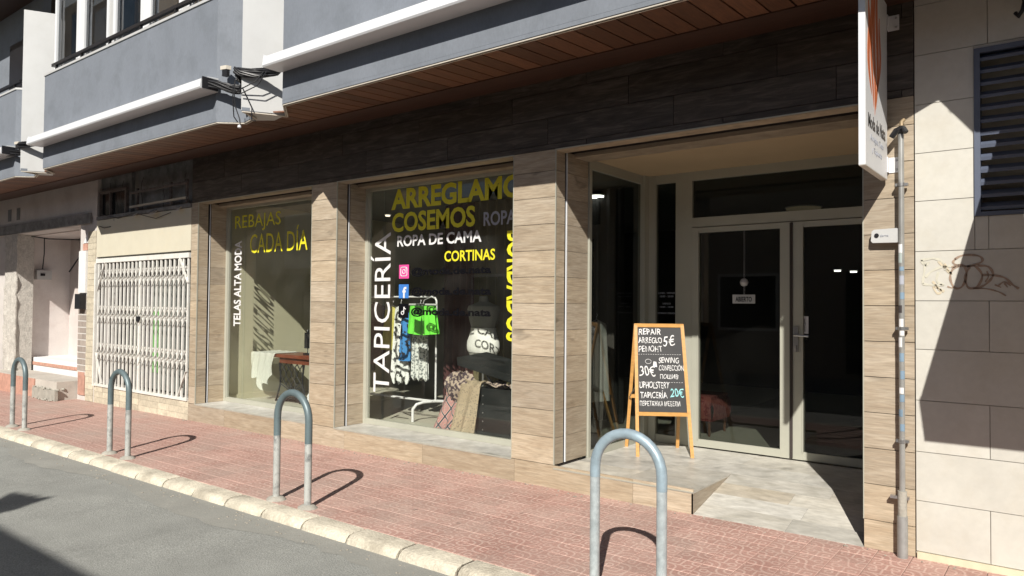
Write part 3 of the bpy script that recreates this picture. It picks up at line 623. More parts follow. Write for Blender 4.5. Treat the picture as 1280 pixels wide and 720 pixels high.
MB().box(-11.2, -10.0, .25, .30, .25, 2.25).build("posters", mat("pale_papered_pane", (.17, .18, .165), .4, .35, 5), gs)
MB().box(-11.2, -10.95, .240, .25, .5, 1.5).build("green_poster", mat("green_poster", (.16, .40, .12), .5, .3, 9), gs)
gate = thing("folding_gate", (-11.1, .02, .22), "white scissor gate closed across the vacant shop front", "gate")
MB().box(-12.58, -9.68, -.02, .05, 2.20, 2.27).build("top_track", GATE, gate); MB().box(-12.58, -9.68, -.015, .05, .212, .25).build("bottom_track", GATE, gate)
MB().box(-12.60, -12.56, -.03, .04, .212, 2.2).build("side_post", GATE, gate)
NB = 23
for i in range(NB):
    xx = -12.50 + i * (2.78 / (NB - 1)); wdt = .032 if i != 11 else .07
    piece("gate_bar", GATE, gate, xx - wdt / 2, xx + wdt / 2, -.006, .016, .25, 2.20)
lt = MB(); pg = 2.78 / (NB - 1)
for i in range(NB - 1):
    xa = -12.50 + i * pg
    for zc in (.62, 1.22, 1.80):
        for s in (0, 1):
            z0 = zc + s * .13
            lt.bar((xa, -.010, z0), (xa + pg, -.010, z0 + .17), .005, .012, (0, 1, 0)); lt.bar((xa, .020, z0 + .17), (xa + pg, .020, z0), .005, .012, (0, 1, 0))
lt.bar((-12.5, -.014, 1.75), (-12.25, -.014, 2.2), .01, .03, (0, 1, 0)).bar((-9.70, -.014, 1.85), (-9.92, -.014, 2.2), .01, .03, (0, 1, 0)).bar((-12.52, -.014, .75), (-12.3, -.014, .27), .01, .03, (0, 1, 0)).bar((-9.7, -.014, .62), (-9.9, -.014, .27), .01, .03, (0, 1, 0))
lt.build("lattice_links", GATE, gate, kind="stuff"); MB().box(-11.15, -11.07, -.03, -.006, 1.28, 1.36).build("lock", BLACKM, gate)
# brick and tile pier between the gated and the gutted shop
pr = thing("brick_pier", (-12.9, 0, 0), "narrow pier of sand tile and grey brick beside the gutted shop, with a white panel", "pier")
MB().box(-13.25, -12.62, .012, .45, -.1, 3.6).build("pier_core", PLAST, pr)
k = 0
while -.06 + k * .1 < 2.72: z = -.06 + k * .1; piece("split_tile", SANDT, pr, -12.93, -12.64, random.uniform(-.002, .002), .0135, z, z + .096); k += 1
for k in range(12):
    z = .14 + k * .105
    for a, b in (((-13.24, -13.08), (-13.07, -12.935)) if k % 2 else ((-13.24, -13.155), (-13.145, -12.935))): piece("brick", BRICKG, pr, a, b, -.004, .0135, z + .28, z + .28 + .088)
MB().box(-13.245, -12.932, .0, .0115, .35, 1.72).build("mortar", MORT, pr)
piece("brick", BRICKR, pr, -13.2, -12.95, -.006, .0135, .02, .40)
MB().box(-13.2, -12.935, -.03, .012, 1.72, 2.42).build("white_panel", WPLAST, pr); MB().box(-13.15, -12.95, -.10, .012, 1.45, 1.70).build("meter_box", BLACKM, pr)
piece("brick", BRICKR, pr, -13.12, -12.94, -.004, .0135, 2.43, 2.54); MB().slab([(-13.12, 0, 2.55), (-12.935, 0, 2.55), (-12.935, 0, 2.73)], (0, .012, 0)).build("plaster_patch", WPLAST, pr)

# ================================================================ GUTTED SHOP
gu = thing("gutted_shop_building", (-14.6, 0, 0), "gutted shop unit with bare pink plaster and a rough column at the far left", "shop")
MB().box(-17.6, -13.25, .0, .3, 2.86, 3.6).box(-13.26, -12.62, .0, .012, 2.98, 3.6).build("lintel_wall", PLAST, gu); MB().box(-17.6, -12.8, -.03, -.0005, 2.87, 3.04).build("grey_lintel_beam", DPLAST, gu)
for xx in (-16.55, -16.1): MB().box(xx, xx + .16, -.008, -.001, 3.13, 3.36).build("vent_grille", mat("grey_vent", (.2, .2, .2), .6), gu)
MB().box(-16.4, -16.2, .28, 1.0, .1, 2.86).build("side_wall", PLASTL, gu); MB().box(-16.4, -13.2, 1.0, 1.2, .1, 2.9).build("back_wall", mat("dull_pink_plaster", (.62, .56, .53), .9, .08, 4), gu)
MB().box(-16.4, -13.2, .3, 1.0, 2.84, 2.88).build("recess_ceiling", PLASTL, gu)
# rough column: irregular edges
def roughcol(b, x0, x1, y0, y1, z0, z1, n=14, a=.03):
    rnd = random.Random(5)
    def fn(u, v):
        x = x0 + (x1 - x0) * u; e = rnd.uniform(-a, a)
        return (x + (e if u in (0, 1) else 0), y0 + rnd.uniform(-.5, .5) * a, z0 + (z1 - z0) * v)
    b.sheet(fn, 6, n, y1 - y0 if 0 else -.02); b.box(x0 + a, x1 - a, y0 + .01, y1, z0, z1)
rc = MB(); roughcol(rc, -16.62, -16.0, -.02, .28, .0, 2.86, 22, .025); rc.build("rough_column", ROUGH, gu)
MB().box(-17.6, -16.6, .05, .3, 0, 2.86).build("far_wall", PLAST, gu)
MB().box(-16.2, -13.26, .32, 1.0, -.1, .48).build("raised_slab", WPLAST, gu); MB().box(-16.18, -13.26, .305, .318, .34, .40).build("red_edge", BRICKR, gu)
MB().box(-16.5, -13.26, -.30, .25, -.1, .24).build("entrance_slab", mat("pale_screed", (.58, .54, .48), .9, .15, 6, bump=.3, dirt=(.4, .36, .32), damt=.6), gu)
MB().box(-17.5, -14.15, -.32, -.301, -.1, .235).build("red_riser", BRICKR, gu)
MB().box(-14.15, -13.2, -.35, -.301, -.1, .10).build("cement_step", CEM, gu)
eb = MB().box(-16.2, -16.08, .36, .62, 2.0, 2.18).build("switch_box", WHITE, gu); MB().box(-16.079, -16.07, .42, .50, 2.07, 2.12).build("switch", BLACKM, gu)
MB().tube([(-15.95, .2, 2.83), (-15.93, .5, 2.80), (-15.9, .95, 2.82), (-15.6, .98, 2.8)], .012, 6).tube([(-15.93, .42, 2.82), (-15.92, .42, 2.5), (-15.93, .40, 2.2)], .010, 6).tube([(-15.5, .9, 2.82), (-15.45, .9, 2.5), (-15.6, .75, 2.15)], .014, 6).build("dangling_conduit", BLACK, gu, smooth=True)
rub = MB(); rr = random.Random(3)
for i in range(70):
    x = -14.3 + rr.random() * 1.1; y = -.42 + rr.random() * .25; s = rr.uniform(.012, .05); z = (gz(x) if y < -.35 else .1) + s * .3
    rub.lathe((x, y, z), [(s * .5, -s * .4), (s * rr.uniform(.7, 1), 0), (s * .5, s * .35)], 5, 1, rr.uniform(.6, 1))
tag(rub.build("rubble_heap", CEM), "loose rubble spilled at the corner of the gutted shop entrance", "rubble"); bpy.data.objects["rubble_heap"]["kind"] = "stuff"

# ================================================================ UPPER FLOORS
ap = thing("apartment_building", (-5.3, 0, 3.5), "grey and white apartment floors with projecting bays over the row of shops", "building")
P0 = 3.523
BAYS = [(-17.8, -13.04), (-11.93, -7.27), (-6.08, -1.35), (.06, 4.5)]
APX = [(-12.41, -1.18, -12.22, -.84), (-6.63, -1.15, -6.42, -.80), (-.63, -1.07, -.285, -.765)]
YB = -1.05
outline = [(-18.1, -.8)]
for i, (a, b) in enumerate(BAYS):
    outline += [(a, YB), (b, YB)]
    if i < 3:
        ax, ay, nx_, ny_ = APX[i]; outline += [(b + .22, -.86), (ax - .12, -.93), (ax, ay), (nx_, ny_ + .02)]
outline.append((4.6, YB))
def edge_y(x):
    for (x0, y0), (x1, y1) in zip(outline[:-1], outline[1:]):
        if x0 <= x <= x1: return y0 + (y1 - y0) * (x - x0) / max(1e-6, x1 - x0)
    return YB
# soffit planks run from the wall to the edge
x = -17.9; pw = .17
while x < 2.0:
    ye = [edge_y(x + .003) + .028, edge_y(x + pw - .004) + .028]; za = lambda y: 3.523 + (.065) * (y + 1.05) / 1.05
    pts = [(x + .007, ye[0], za(ye[0])), (x + pw - .007, ye[1], za(ye[1])), (x + pw - .007, -.375, za(-.375)), (x + .007, -.375, za(-.375))]
    MB().slab(pts, (0, 0, .015)).build("soffit_plank", SOFW, ap); x += pw
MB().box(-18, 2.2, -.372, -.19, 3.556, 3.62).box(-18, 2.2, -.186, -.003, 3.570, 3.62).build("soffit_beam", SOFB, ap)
MB().slab([(-18, -.80, 3.572), (2.2, -.80, 3.572), (2.2, 0, 3.64), (-18, 0, 3.64)], (0, 0, .05)).build("slab_above_soffit", GROUT, ap)
tr = MB(); sk_ = MB()
for (x0, y0), (x1, y1) in zip(outline[1:-1], outline[2:]):
    sk_.bar((x0, y0 + .006, 3.540), (x1, y1 + .006, 3.540), .010, .036)
    tr.bar((x0, y0 + .012, 3.517), (x1, y1 + .012, 3.517), .010, .016); tr.bar((x0, y0 + .034, 3.512), (x1, y1 + .034, 3.512), .012, .012)
tr.build("drip_trim", CREAMT, ap); sk_.build("bay_skirt", BAYG, ap)
for i, (a, b) in enumerate(BAYS):
    poly = [(a, YB), (b, YB), (b + .22, -.83), (b + .22, -.76), (APX[i - 1][2], -.76) if i else (a - .3, -.76)]
    bay = MB().prism(poly, P0 + .032, 4.88); bo = bay.build("bay_parapet", BAYG, ap, loc=(a, YB, P0))
    MB().prism([(a - .012, YB - .014), (b, YB - .014), (b + .24, -.82), (b + .15, -.76), (b - .05, -.95), (a + .0, -.95)], 4.88, 4.91).build("coping", WHITE, bo)
    if i < 3:   # railing above the coping
        rl = MB().bar((a + .12, -.99, 5.03), (b, -.99, 5.03), .045, .04).bar((a + .2, -.97, 4.965), (b, -.97, 4.965), .02, .02)
        for q in range(6): xx = a + .25 + q * .85; rl.bar((xx, -.99, 4.9), (xx, -.99, 5.02), .03, .03, (0, 1, 0))
        rl.build("railing", BLACKM, ap)
    cs = MB().slab([(a - .03, YB - .002, 3.835), (a - .03, YB - .20, 3.835), (a - .03, YB - .21, 3.85), (a - .03, YB - .20, 3.935), (a - .03, YB - .12, 3.975), (a - .03, YB - .002, 3.985)], ((b - a) + .07, 0, 0)).build("awning_cassette", WHALU, ap)
    for q in (b + .041, a - .045): MB().box(q, q + .014, YB - .19, YB - .01, 3.84, 3.96).build("cassette_end", BLACKM if q > a else WHALU, cs)
for (ax, ay, nx_, ny_) in APX:
    d = Vector((nx_ - ax, ny_ - ay, 0)).normalized(); n_ = Vector((-.64, .77, 0)); A = Vector((ax, ay, 0)); B = Vector((nx_, ny_, 0)) + d * .04; poly = [(A.x, A.y), (B.x, B.y), ((B + n_ * .5).x, min(-.7, (B + n_ * .5).y)), ((A + n_ * .42).x, (A + n_ * .42).y)]
    MB().prism(poly, P0 + .004, 5.95).build("white_fin", WHITE, ap)
# upper wall, windows of bay two, far bay recess
MB().box(-18, -13.3, -.62, -.5, 4.85, 7.5).build("upper_wall", BAYG, ap); MB().box(-13.3, 4, -.30, .4, 3.75, 7.5).build("upper_wall", mat("grey_interior_wall", (.2, .2, .2), .8), ap)
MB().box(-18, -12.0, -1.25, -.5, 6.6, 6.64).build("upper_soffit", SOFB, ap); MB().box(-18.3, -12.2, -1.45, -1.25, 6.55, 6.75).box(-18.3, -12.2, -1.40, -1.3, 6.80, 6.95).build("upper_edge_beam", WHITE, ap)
MB().box(-14.6, -13.7, -.66, -.62, 4.9, 6.0).build("far_shutter", BLACKM, ap)
def upwin(x0, x1, z0, z1, y=-.93):
    f = MB().box(x0, x0 + .06, y, y + .07, z0, z1).box(x1 - .06, x1, y, y + .07, z0, z1).box(x0 + .06, x1 - .06, y + .001, y + .069, z0, z0 + .06).box(x0 + .06, x1 - .06, y + .001, y + .069, z1 - .06, z1)
    f.box(x0 + .09, x0 + .12, y - .02, y, z0 + .02, z1 - .02)
    fo = f.build("bay_window", WHALU, ap, loc=(x0, y, z0)); MB().box(x0 + .06, x1 - .06, y + .03, y + .036, z0 + .06, z1 - .06).build("pane", GLASSU, fo); return fo
for (a, b, n) in ((-11.95, -7.2, 5), (-6.05, -1.3, 5)):
    w_ = (b - a) / n
    for i in range(n): upwin(a + i * w_ + .01, a + (i + 1) * w_ - .12, 4.9, 6.7)
    for i in range(n - 1): MB().box(a + (i + 1) * w_ - .12, a + (i + 1) * w_ + .01, -.92, -.85, 4.9, 6.7).build("mullion_panel", WHITE if i % 2 else WHALU, ap)
for i in range(3):
    p = MB().box(-8.6 + i * .48, -8.15 + i * .48, -.7, -.68, 4.95, 5.6).build("brown_blind", mat("red_brown_panel", (.25, .08, .05), .5), ap)
MB().box(-18, 4, -.78, 1.0, 7.5, 7.7).build("roof", GROUT, ap)
MB().box(-40, 18, -.6, 8, 7.7, 13.5).build("upper_storeys", mat("pale_upper_render", (.66, .64, .60), .9, .05, 1), ap)
# sensors and cable bundles at the bay corners
def sensor(x, y, z, label):
    t = thing("floodlight", (x, y, z), label, "lamp")
    MB().prism([(x - .035, y - .07), (x + .045, y - .05), (x + .06, y), (x - .04, y + .02)], z, z + .04).build("cap", CREAMT, t); MB().prism([(x - .015, y - .06), (x + .05, y - .045), (x + .05, y - .01), (x - .01, y)], z - .07, z - .001).build("lamp_head", BLACK, t)
sensor(-7.10, -1.02, 4.05, "small cream-capped lamp on the chamfer of the nearer balcony bay"); sensor(-12.92, -1.02, 4.0, "small cream-capped lamp beside the far white fin at the left edge")
def bundle(pts, n, r, label, spread=.035, seed=1, extra=None):
    rnd = random.Random(seed); b = MB()
    pts = [Vector(p) for p in pts]; fine_ = []
    for i in range(len(pts) - 1):
        for q in range(4): fine_.append(pts[i].lerp(pts[i + 1], q / 4))
    fine_.append(pts[-1]); nf = len(fine_) - 1
    for k in range(n + 5):
        a0, kk, rr_ = rnd.uniform(0, 6.28), rnd.uniform(1.5, 5), spread * rnd.uniform(.35, 1.15); sag = rnd.uniform(0, .035)
        b.tube([p + Vector((rnd.uniform(-.004, .004), rr_ * .6 * math.cos(a0 + kk * i / nf), rr_ * math.sin(a0 + kk * i / nf) - sag * math.sin(math.pi * i / nf))) for i, p in enumerate(fine_)], r, 6)
    for k in range(0):
        o = Vector((0, 0, 0)); b.tube([Vector(p) + o + Vector((rnd.uniform(-.01, .01), rnd.uniform(-.01, .01), rnd.uniform(-.012, .008))) for i, p in enumerate(pts)], r, 6)
    for q in (-.25, .25): b.tube([p + Vector((0, 0, q * spread)) for p in fine_], [spread * .42 * (1 + .25 * math.sin(i * 2.1 + q)) for i in range(len(fine_))], 8)
    if extra:
        for e in extra: b.tube(e, .006, 5)
    return tag(b.build("cable_bundle", BLACK, loc=pts[0], smooth=True), label, "cables")
bundle([(-7.24, -1.16, 3.90), (-7.13, -1.10, 3.90), (-7.03, -1.02, 3.87), (-6.95, -.96, 3.86), (-6.78, -1.02, 3.86), (-6.68, -1.17, 3.87)], 11, .010, "black cable bundle sagging between the nearer bay and its white fin", .04, 2,
       [[(-6.75, -1.15, 3.86), (-6.73, -1.17, 3.72), (-6.76, -1.14, 3.6), (-6.70, -1.12, 3.45), (-6.72, -1.1, 3.40)], [(-6.95, -1.05, 3.86), (-6.90, -1.08, 3.7), (-6.84, -1.1, 3.5), (-6.72, -1.13, 3.42)]])
bundle([(-6.68, -1.19, 3.93), (-6.6, -1.17, 3.92), (-6.45, -1.06, 3.91), (-6.28, -.99, 3.90), (-6.12, -1.0, 3.93)], 11, .010, "black cable bundle crossing the white fin to the right-hand awning box", .035, 4,
       [[(-6.38, -1.06, 3.9), (-6.46, -1.10, 3.80), (-6.60, -1.19, 3.72), (-6.66, -1.2, 3.70)], [(-6.34, -1.05, 3.9), (-6.44, -1.09, 3.76), (-6.6, -1.18, 3.68)], [(-6.6, -1.16, 3.75), (-6.55, -1.08, 3.55), (-6.52, -1.1, 3.42), (-6.45, -1.1, 3.40)]])
bundle([(-13.4, -1.12, 3.90), (-13.0, -1.12, 3.88), (-12.7, -1.05, 3.88), (-12.42, -1.2, 3.92), (-12.2, -1.12, 3.92), (-12.0, -1.02, 3.93)], 9, .010, "black cable bundle across the far white fin at the left edge", .035, 6)
tag(MB().lathe((-6.72, -1.11, 3.38), [(.004, -.02), (.02, -.01), (.016, .012), (.004, .02)], 8).build("wire_connector", CHROME, loc=(-6.72, -1.11, 3.38)), "small white connector dangling below the black cables", "connector")

# ================================================================ STREET FURNITURE
def rack(x, y, painted, label):
    z = gz(x); t = thing("bike_rack", (x, y, z), label, "bike rack", "hoop bike racks along the kerb")
    hw, Ht, r = .205, .88, .029; rc_ = hw
    arc = [(x - hw * math.cos(a), y, z + Ht - rc_ + rc_ * math.sin(a)) for a in [q * math.pi / 16 for q in range(17)]]
    if painted:
        MB().tube([(x - hw, y, z + .52)] + arc + [(x + hw, y, z + .50)], r, 16).build("hoop", PAINTG, t, smooth=True)
        for s, h_ in ((-1, .52), (1, .50)): MB().tube([(x + s * hw, y, z - .02), (x + s * hw, y, z + h_)], r - .0005, 16).build("leg", PEEL, t, smooth=True)
    else:
        MB().tube([(x - hw, y, z + .62)] + arc + [(x + hw, y, z + .60)], r, 18).build("hoop", mat("bluish_galvanised_steel", lin(172, 192, 204), .42, .16, 14, metal=.3, dirt=lin(150, 165, 172), dscale=8, damt=.5), t, smooth=True)
        for s, h_ in ((-1, .62), (1, .60)): MB().tube([(x + s * hw, y, z - .02), (x + s * hw, y, z + h_)], r - .001, 18).build("leg", GALV, t, smooth=True)
    for s in (-1, 1): MB().lathe((x + s * hw, y, z - .005), [(.085, 0), (.075, .014), (.055, .026), (.03, .032)], 14, 1.1, .9).build("cement_collar", CEM, t, smooth=True)
rack(-1.925, -1.70, False, "bare galvanised hoop bike rack nearest the camera, in front of the chalkboard")
rack(-4.93, -1.70, True, "grey hoop rack with peeling white legs before the pillar between the windows")
rack(-7.91, -1.70, True, "grey-topped hoop bike rack with worn white legs before the folding gate")
rack(-10.68, -1.70, True, "farthest hoop bike rack, in front of the gutted shop")
# conduit pipe on the right pier
pp = thing("conduit_pipe", (-.85, -.06, 0), "grey steel conduit with stickers and clamps on the right tiled pier", "pipe")
MB().tube([(-.85, -.06, .30), (-.85, -.06, 2.70)], .0175, 12).build("pipe", mat("grey_pipe", (.46, .46, .44), .35, .12, 8, metal=.5), pp, smooth=True)
MB().tube([(-.85, -.06, 0), (-.85, -.06, .262)], .031, 14).build("sleeve", mat("galvanised_sleeve", (.42, .43, .42), .5, .15, 14, metal=.5), pp, smooth=True)
MB().tube([(-.85, -.06, .26), (-.85, -.06, .42)], .027, 12).build("coupling", CEM, pp, smooth=True)
for z in (.375, .735, 1.452, 2.375): MB().box(-.885 if z > .5 else -.92, -.812, -.063, -.03, z - .009, z + .009).lathe((-.85, -.06, z), [(.022, -.011), (.022, .011)], 12).build("clamp", STEEL, pp)
MB().tube([(-.85, -.06, 2.70), (-.85, -.07, 2.74), (-.87, -.10, 2.72), (-.90, -.09, 2.68)], .018, 8).tube([(-.85, -.06, 2.71), (-.83, -.09, 2.73), (-.815, -.10, 2.70)], .016, 8).build("cable_head", BLACK, pp, smooth=True)
MB().tube([(-.85, -.05, 2.72), (-.85, -.045, 2.78), (-.84, -.02, 2.80)], .012, 8).build("brass_gland", mat("brass", (.4, .3, .18), .6, metal=.3), pp, smooth=True)
rs = random.Random(11); cols = [WVIN, WVIN, GVIN, mat("teal_sticker", (.45, .52, .5), .5), mat("blue_sticker", (.22, .32, .42), .5), mat("dark_sticker", (.06, .05, .05), .5)]
z = .80
while z < 1.98:
    hgt = rs.uniform(.025, .07); m_ = rs.choice(cols); a0 = -math.pi / 2 + rs.uniform(-.7, .3); vs = []
    for a in range(6):
        an = a0 - .6 + a * .3; vs += [(-.85 + .0187 * math.cos(an), -.06 + .0187 * math.sin(an), z), (-.85 + .0187 * math.cos(an), -.06 + .0187 * math.sin(an), z + hgt)]
    MB().add(vs, [(2 * i, 2 * i + 2, 2 * i + 3, 2 * i + 1) for i in range(5)]).build("sticker", m_, pp); z += hgt + rs.uniform(.0, .06)
# alarm box
al = thing("alarm_box", (-.95, 0, 2.06), "small white rounded alarm box on the right tiled pier", "alarm box")
pr_ = [(-1.03, 2.02), (-1.02, 2.008), (-.875, 2.005), (-.868, 2.012), (-.868, 2.09), (-.877, 2.098), (-1.01, 2.094), (-1.025, 2.083)]
MB().slab([(x, -.055, z) for x, z in pr_], (0, .05, 0)).build("housing", WHITE, al); MB().lathe((0, 0, 0), [(.014, 0), (.014, .003)], 14).build("logo", BLACKM, al, loc=(0, 0, 0)).matrix_local = Matrix.Translation((-.045, -.0575, -.005)) @ Matrix.Rotation(R(90), 4, 'X')
text("lettering", "alarma", GVIN, (-.975, -.057, 2.045), XU, ZU, .05, .016, al)
# projecting sign
sgn = thing("projecting_sign", (-.95, 0, 2.42), "white projecting shop sign with an orange logo, fixed beside the entrance", "sign")
SX0, SX1, SY0, SY1, SZ0, SZ1 = -.972, -.935, -.67, -.035, 2.415, 3.62
MB().box(SX0 + .004, SX1, SY0 + .004, SY1, SZ0 + .004, SZ1).build("sign_box", mat("sign_white_face", (.78, .79, .80), .4, .02), sgn)
MB().box(SX0, SX1 - .001, SY0, SY0 + .003, SZ0, SZ1).box(SX0, SX1 - .001, SY0 + .003, SY1, SZ0, SZ0 + .003).build("edge_trim", mat("cream_edge", (.72, .68, .60), .4), sgn)
MB().box(SX0, SX1 + .0005, SY0 - .002, SY0 - .0001, SZ0 + .004, SZ1).build("front_edge", WHALU, sgn)
for z in (2.465, 3.40):
    bk = MB().box(-.930, -.868, -.006, -.0005, z, z + .10).box(-.934, -.928, -.05, -.0005, z, z + .10).build("bracket", CHROME, sgn)
    for dz in (.02, .08): MB().lathe((0, 0, 0), [(.008, 0), (.006, .006)], 8).build("bolt", STEEL, bk, loc=(0, 0, 0)).matrix_local = Matrix.Translation(Vector((-.885, -.006, z + dz)) - wloc(bk)) @ Matrix.Rotation(R(90), 4, 'X')
ORG = mat("orange_logo_print", (.62, .17, .06), .5, .05); FX = SX1 + .001
for k, (yy, zt, zb, wd) in enumerate(((-.585, 3.42, 2.86, .065), (-.50, 3.60, 2.80, .06), (-.42, 3.60, 2.76, .07), (-.335, 3.6, 2.80, .065), (-.26, 3.40, 2.90, .05))):
    L_, R_ = [], []
    for i in range(13):
        t = i / 12; z = zt + (zb - zt) * t; yc = yy + .02 * math.sin(t * 7 + k) + (-.42 - yy) * .45 * t ** 3; h_ = wd / 2 * math.sin(math.pi * min(1, max(.02, t * .96 + .04))) ** .5
        L_.append((FX, yc - h_, z)); R_.append((FX, yc + h_, z))
    MB().slab(L_ + R_[::-1], (-.0012, 0, 0)).build("logo_stroke", ORG, sgn)
text("lettering", "Moda de Nata", BLACKM, (FX, -.60, 2.655), (0, 1, 0), ZU, .50, .085, sgn, .01)
text("lettering", "Arreglos, Telas", GVIN, (FX, -.54, 2.575), (0, 1, 0), ZU, .38, .05, sgn); text("lettering", "y Tapiceria", GVIN, (FX, -.49, 2.51), (0, 1, 0), ZU, .28, .045, sgn)
# awning of the next unit, just right of the view
fa = thing("bay_awning", (-16, -1.3, 3.9), "partly opened awning of the farthest balcony bay, beyond the left edge", "awning")
MB().slab([(-17.8, -1.26, 3.90), (-17.8, -1.92, 3.74), (-14.75, -1.92, 3.74), (-14.75, -1.26, 3.90)], (0, .0, .012)).build("canvas", mat("white_canvas", (.6, .6, .58), .8), fa); MB().bar((-17.8, -1.93, 3.73), (-14.75, -1.93, 3.73), .03, .04).build("front_bar", WHALU, fa)
aw = thing("shop_awning", (.9, 0, 3.3), "folded-out awning of the next unit casting its slanted shadow on the cream wall", "awning")
MB().slab([(-.16, -.0, 3.30), (-.16, -1.22, 2.0), (2.6, -1.22, 2.0), (2.6, 0, 3.3)], (0, .01, .012)).build("canvas", mat("striped_awning_canvas", (.55, .45, .3), .8, .1), aw)
MB().slab([(-.16, -1.225, 2.0), (2.6, -1.225, 2.0), (2.6, -1.225, 1.75), (-.13, -1.225, 1.75)], (0, -.006, 0)).build("valance", mat("awning_valance", (.5, .4, .27), .8), aw); MB().bar((-.16, -1.21, 2.0), (2.6, -1.21, 2.0), .03, .03).build("front_bar", WHALU, aw)
tag(MB().tube([(-.205, -.05, 3.44), (-.195, -.08, 3.39), (-.205, -.09, 3.34), (-.225, -.08, 3.31), (-.24, -.06, 3.34)], .012, 8).tube([(-.2, -.0, 3.46), (-.2, -.05, 3.44)], .014, 8).build("iron_hook", BLACKM, smooth=True, loc=(-.2, 0, 3.4)), "black iron hook on the cream wall above the louvre", "hook")
# ---- chalkboard A-frame
FL, FR, RL, RR_ = Vector((-3.226, .903, .168)), Vector((-2.803, 1.180, .168)), Vector((-3.545, 1.27, .168)), Vector((-3.122, 1.547, .168))
FRu = (FR - FL).normalized(); TL = (FL + RL) / 2 + Vector((0, 0, 1.238)); TR_ = (FR + RR_) / 2 + Vector((0, 0, 1.238))
TL += FRu * .03; TR_ -= FRu * .03
bd = thing("chalkboard_stand", ((FL + RR_) / 2), "pine A-frame chalkboard with repair prices standing in the shop entrance", "signboard")
fn = (TL - FL).cross(FRu).normalized()
if fn.y > 0: fn = -fn
def pt(u, v): a = FL + (TL - FL) * v; b = FR + (TR_ - FR) * v; return a + (b - a) * u
def ptr(u, v): a = RL + (TL - RL) * v; b = RR_ + (TR_ - RR_) * v; return a + (b - a) * u
for u in (0, 1): MB().bar(pt(u, -.005), pt(u, 1), .032, .02, fn).build("leg", PINE, bd)
for u in (0, 1): MB().bar(ptr(u, 0) , ptr(u, .985), .032, .02, fn).build("rear_leg", PINE, bd)
MB().bar(pt(-.03, .99), pt(1.03, .99), .02, .035, (0, 0, 1)).build("top_rail", PINE, bd); MB().bar(pt(0, .315), pt(1, .315), .02, .035, (0, 0, 1)).build("bottom_rail", PINE, bd)
MB().bar(ptr(0, .42), ptr(1, .42), .02, .035, (0, 0, 1)).build("rear_rail", PINE, bd); MB().bar(pt(-.0, .52) + FRu * -.012, ptr(0, .40) + FRu * -.012, .004, .012).build("stay", STEEL, bd)
ins = .035
pnl = MB().slab([pt(ins, .33), pt(1 - ins, .33), pt(1 - ins, .975), pt(ins, .975)], -fn * .008).build("board", CHALK, bd)
bu = FRu; bv = (pt(.5, 1) - pt(.5, 0)).normalized(); Lb = (pt(.5, 1) - pt(.5, 0)).length; Wb = (pt(1, .6) - pt(0, .6)).length
def btx(s, m, u, v, w_, h_, off=.0):   # u,v in 0..1 of the board, v from top
    vv = .975 - .645 * v; p = pt(ins + (1 - 2 * ins) * u, vv) + fn * .0012
    text("chalk_lettering", s, m, p, bu, bv, w_ * Wb * .96, h_ * Lb * .69, pnl, off * .5 - .004, .0008, wob=.07)
btx("REPAIR", CHW, .03, .095, .47, .078, .012); btx("ARREGLO", CHW, .02, .195, .50, .072, .012); btx("РЕМОНТ", CHW, .02, .30, .50, .075, .012); btx("5€", CHW, .58, .23, .25, .13, .005)
btx("SEWING", CHW, .46, .43, .43, .07, .01); btx("CONFECCIÓN", CHW, .46, .52, .52, .08, .006); btx("ПОШИВ", CHW, .48, .615, .38, .055, .006); btx("30€", CHW, .03, .59, .34, .12, .005)
btx("UPHOLSTERY", CHW, .03, .73, .62, .08, .01); btx("TAPICERÍA", CHW, .04, .845, .57, .09, .01); btx("ПЕРЕТЯЖКА МЕБЕЛИ", CHW, .03, .935, .84, .06, .006); btx("20€", CHB, .67, .83, .29, .10, .008)
for v in (.325, .655):
    q = MB()
    for i in range(18): q.bar(pt(.05 + i * .05, .975 - .645 * v) + fn * .001, pt(.075 + i * .05, .975 - .645 * v) + fn * .001, .002, .003)
    q.build("chalk_line", CHW, pnl)
q = MB(); c0 = pt(.25, .975 - .645 * .41) + fn * .0012
q.tube([c0 + bu * (.028 * math.cos(a * .4)) + bv * (.022 * math.sin(a * .4)) for a in range(16)], .002, 4)
c1 = pt(.38, .975 - .645 * .47) + fn * .0012; q.slab([c1 - bu * .018, c1 + bu * .022 - bv * .004, c1 + bu * .016 + bv * .045, c1 - bu * .01 + bv * .05], fn * .0006); q.build("chalk_drawing", CHW, pnl)

# ================================================================ WINDOW DISPLAYS
F = .180
# sewing table
st = thing("sewing_table", (-8.7, 1.05, F), "old treadle sewing table with a cast-iron lattice base in the left shop window", "table")
MB().box(-9.40, -8.12, .86, 1.30, .815, .862).build("table_top", mat("red_mahogany", (.22, .06, .03), .3, .3, 4, stretch=(1, 12, 8)), st); MB().box(-8.86, -8.14, .90, 1.27, .735, .815).build("drawer_box", mat("mahogany_apron", (.18, .05, .025), .35, .3, 4, stretch=(1, 12, 8)), st)
IR = mat("black_cast_iron", (.015, .015, .017), .4, .2)
ir = MB(); yi = .93
for s, xc in ((1, -8.90), (-1, -8.34)):
    ir.tube([(xc - .0 * s, yi, .735), (xc + .03 * s, yi, .55), (xc + .02 * s, yi, .42), (xc - .05 * s, yi, .24), (xc - .08 * s, yi, F + .01)], .013, 8)
    ir.tube([(xc - .08 * s, yi, F + .014), (xc + .1 * s, yi, F + .03), (xc + .2 * s, yi, F + .1), (xc + .26 * s, yi, F + .2)], .011, 6)
for k in range(5):
    xa = -8.87 + k * .125
    ir.tube([(xa, yi, .73), (min(xa + .14, -8.36), yi, .58), (max(min(xa, -8.36), -8.88), yi, .44), (-8.62, yi, .34)], .007, 6); ir.tube([(xa, yi, .73), (max(xa - .14, -8.88), yi, .58), (xa, yi, .44), (-8.62, yi, .34)], .007, 6)
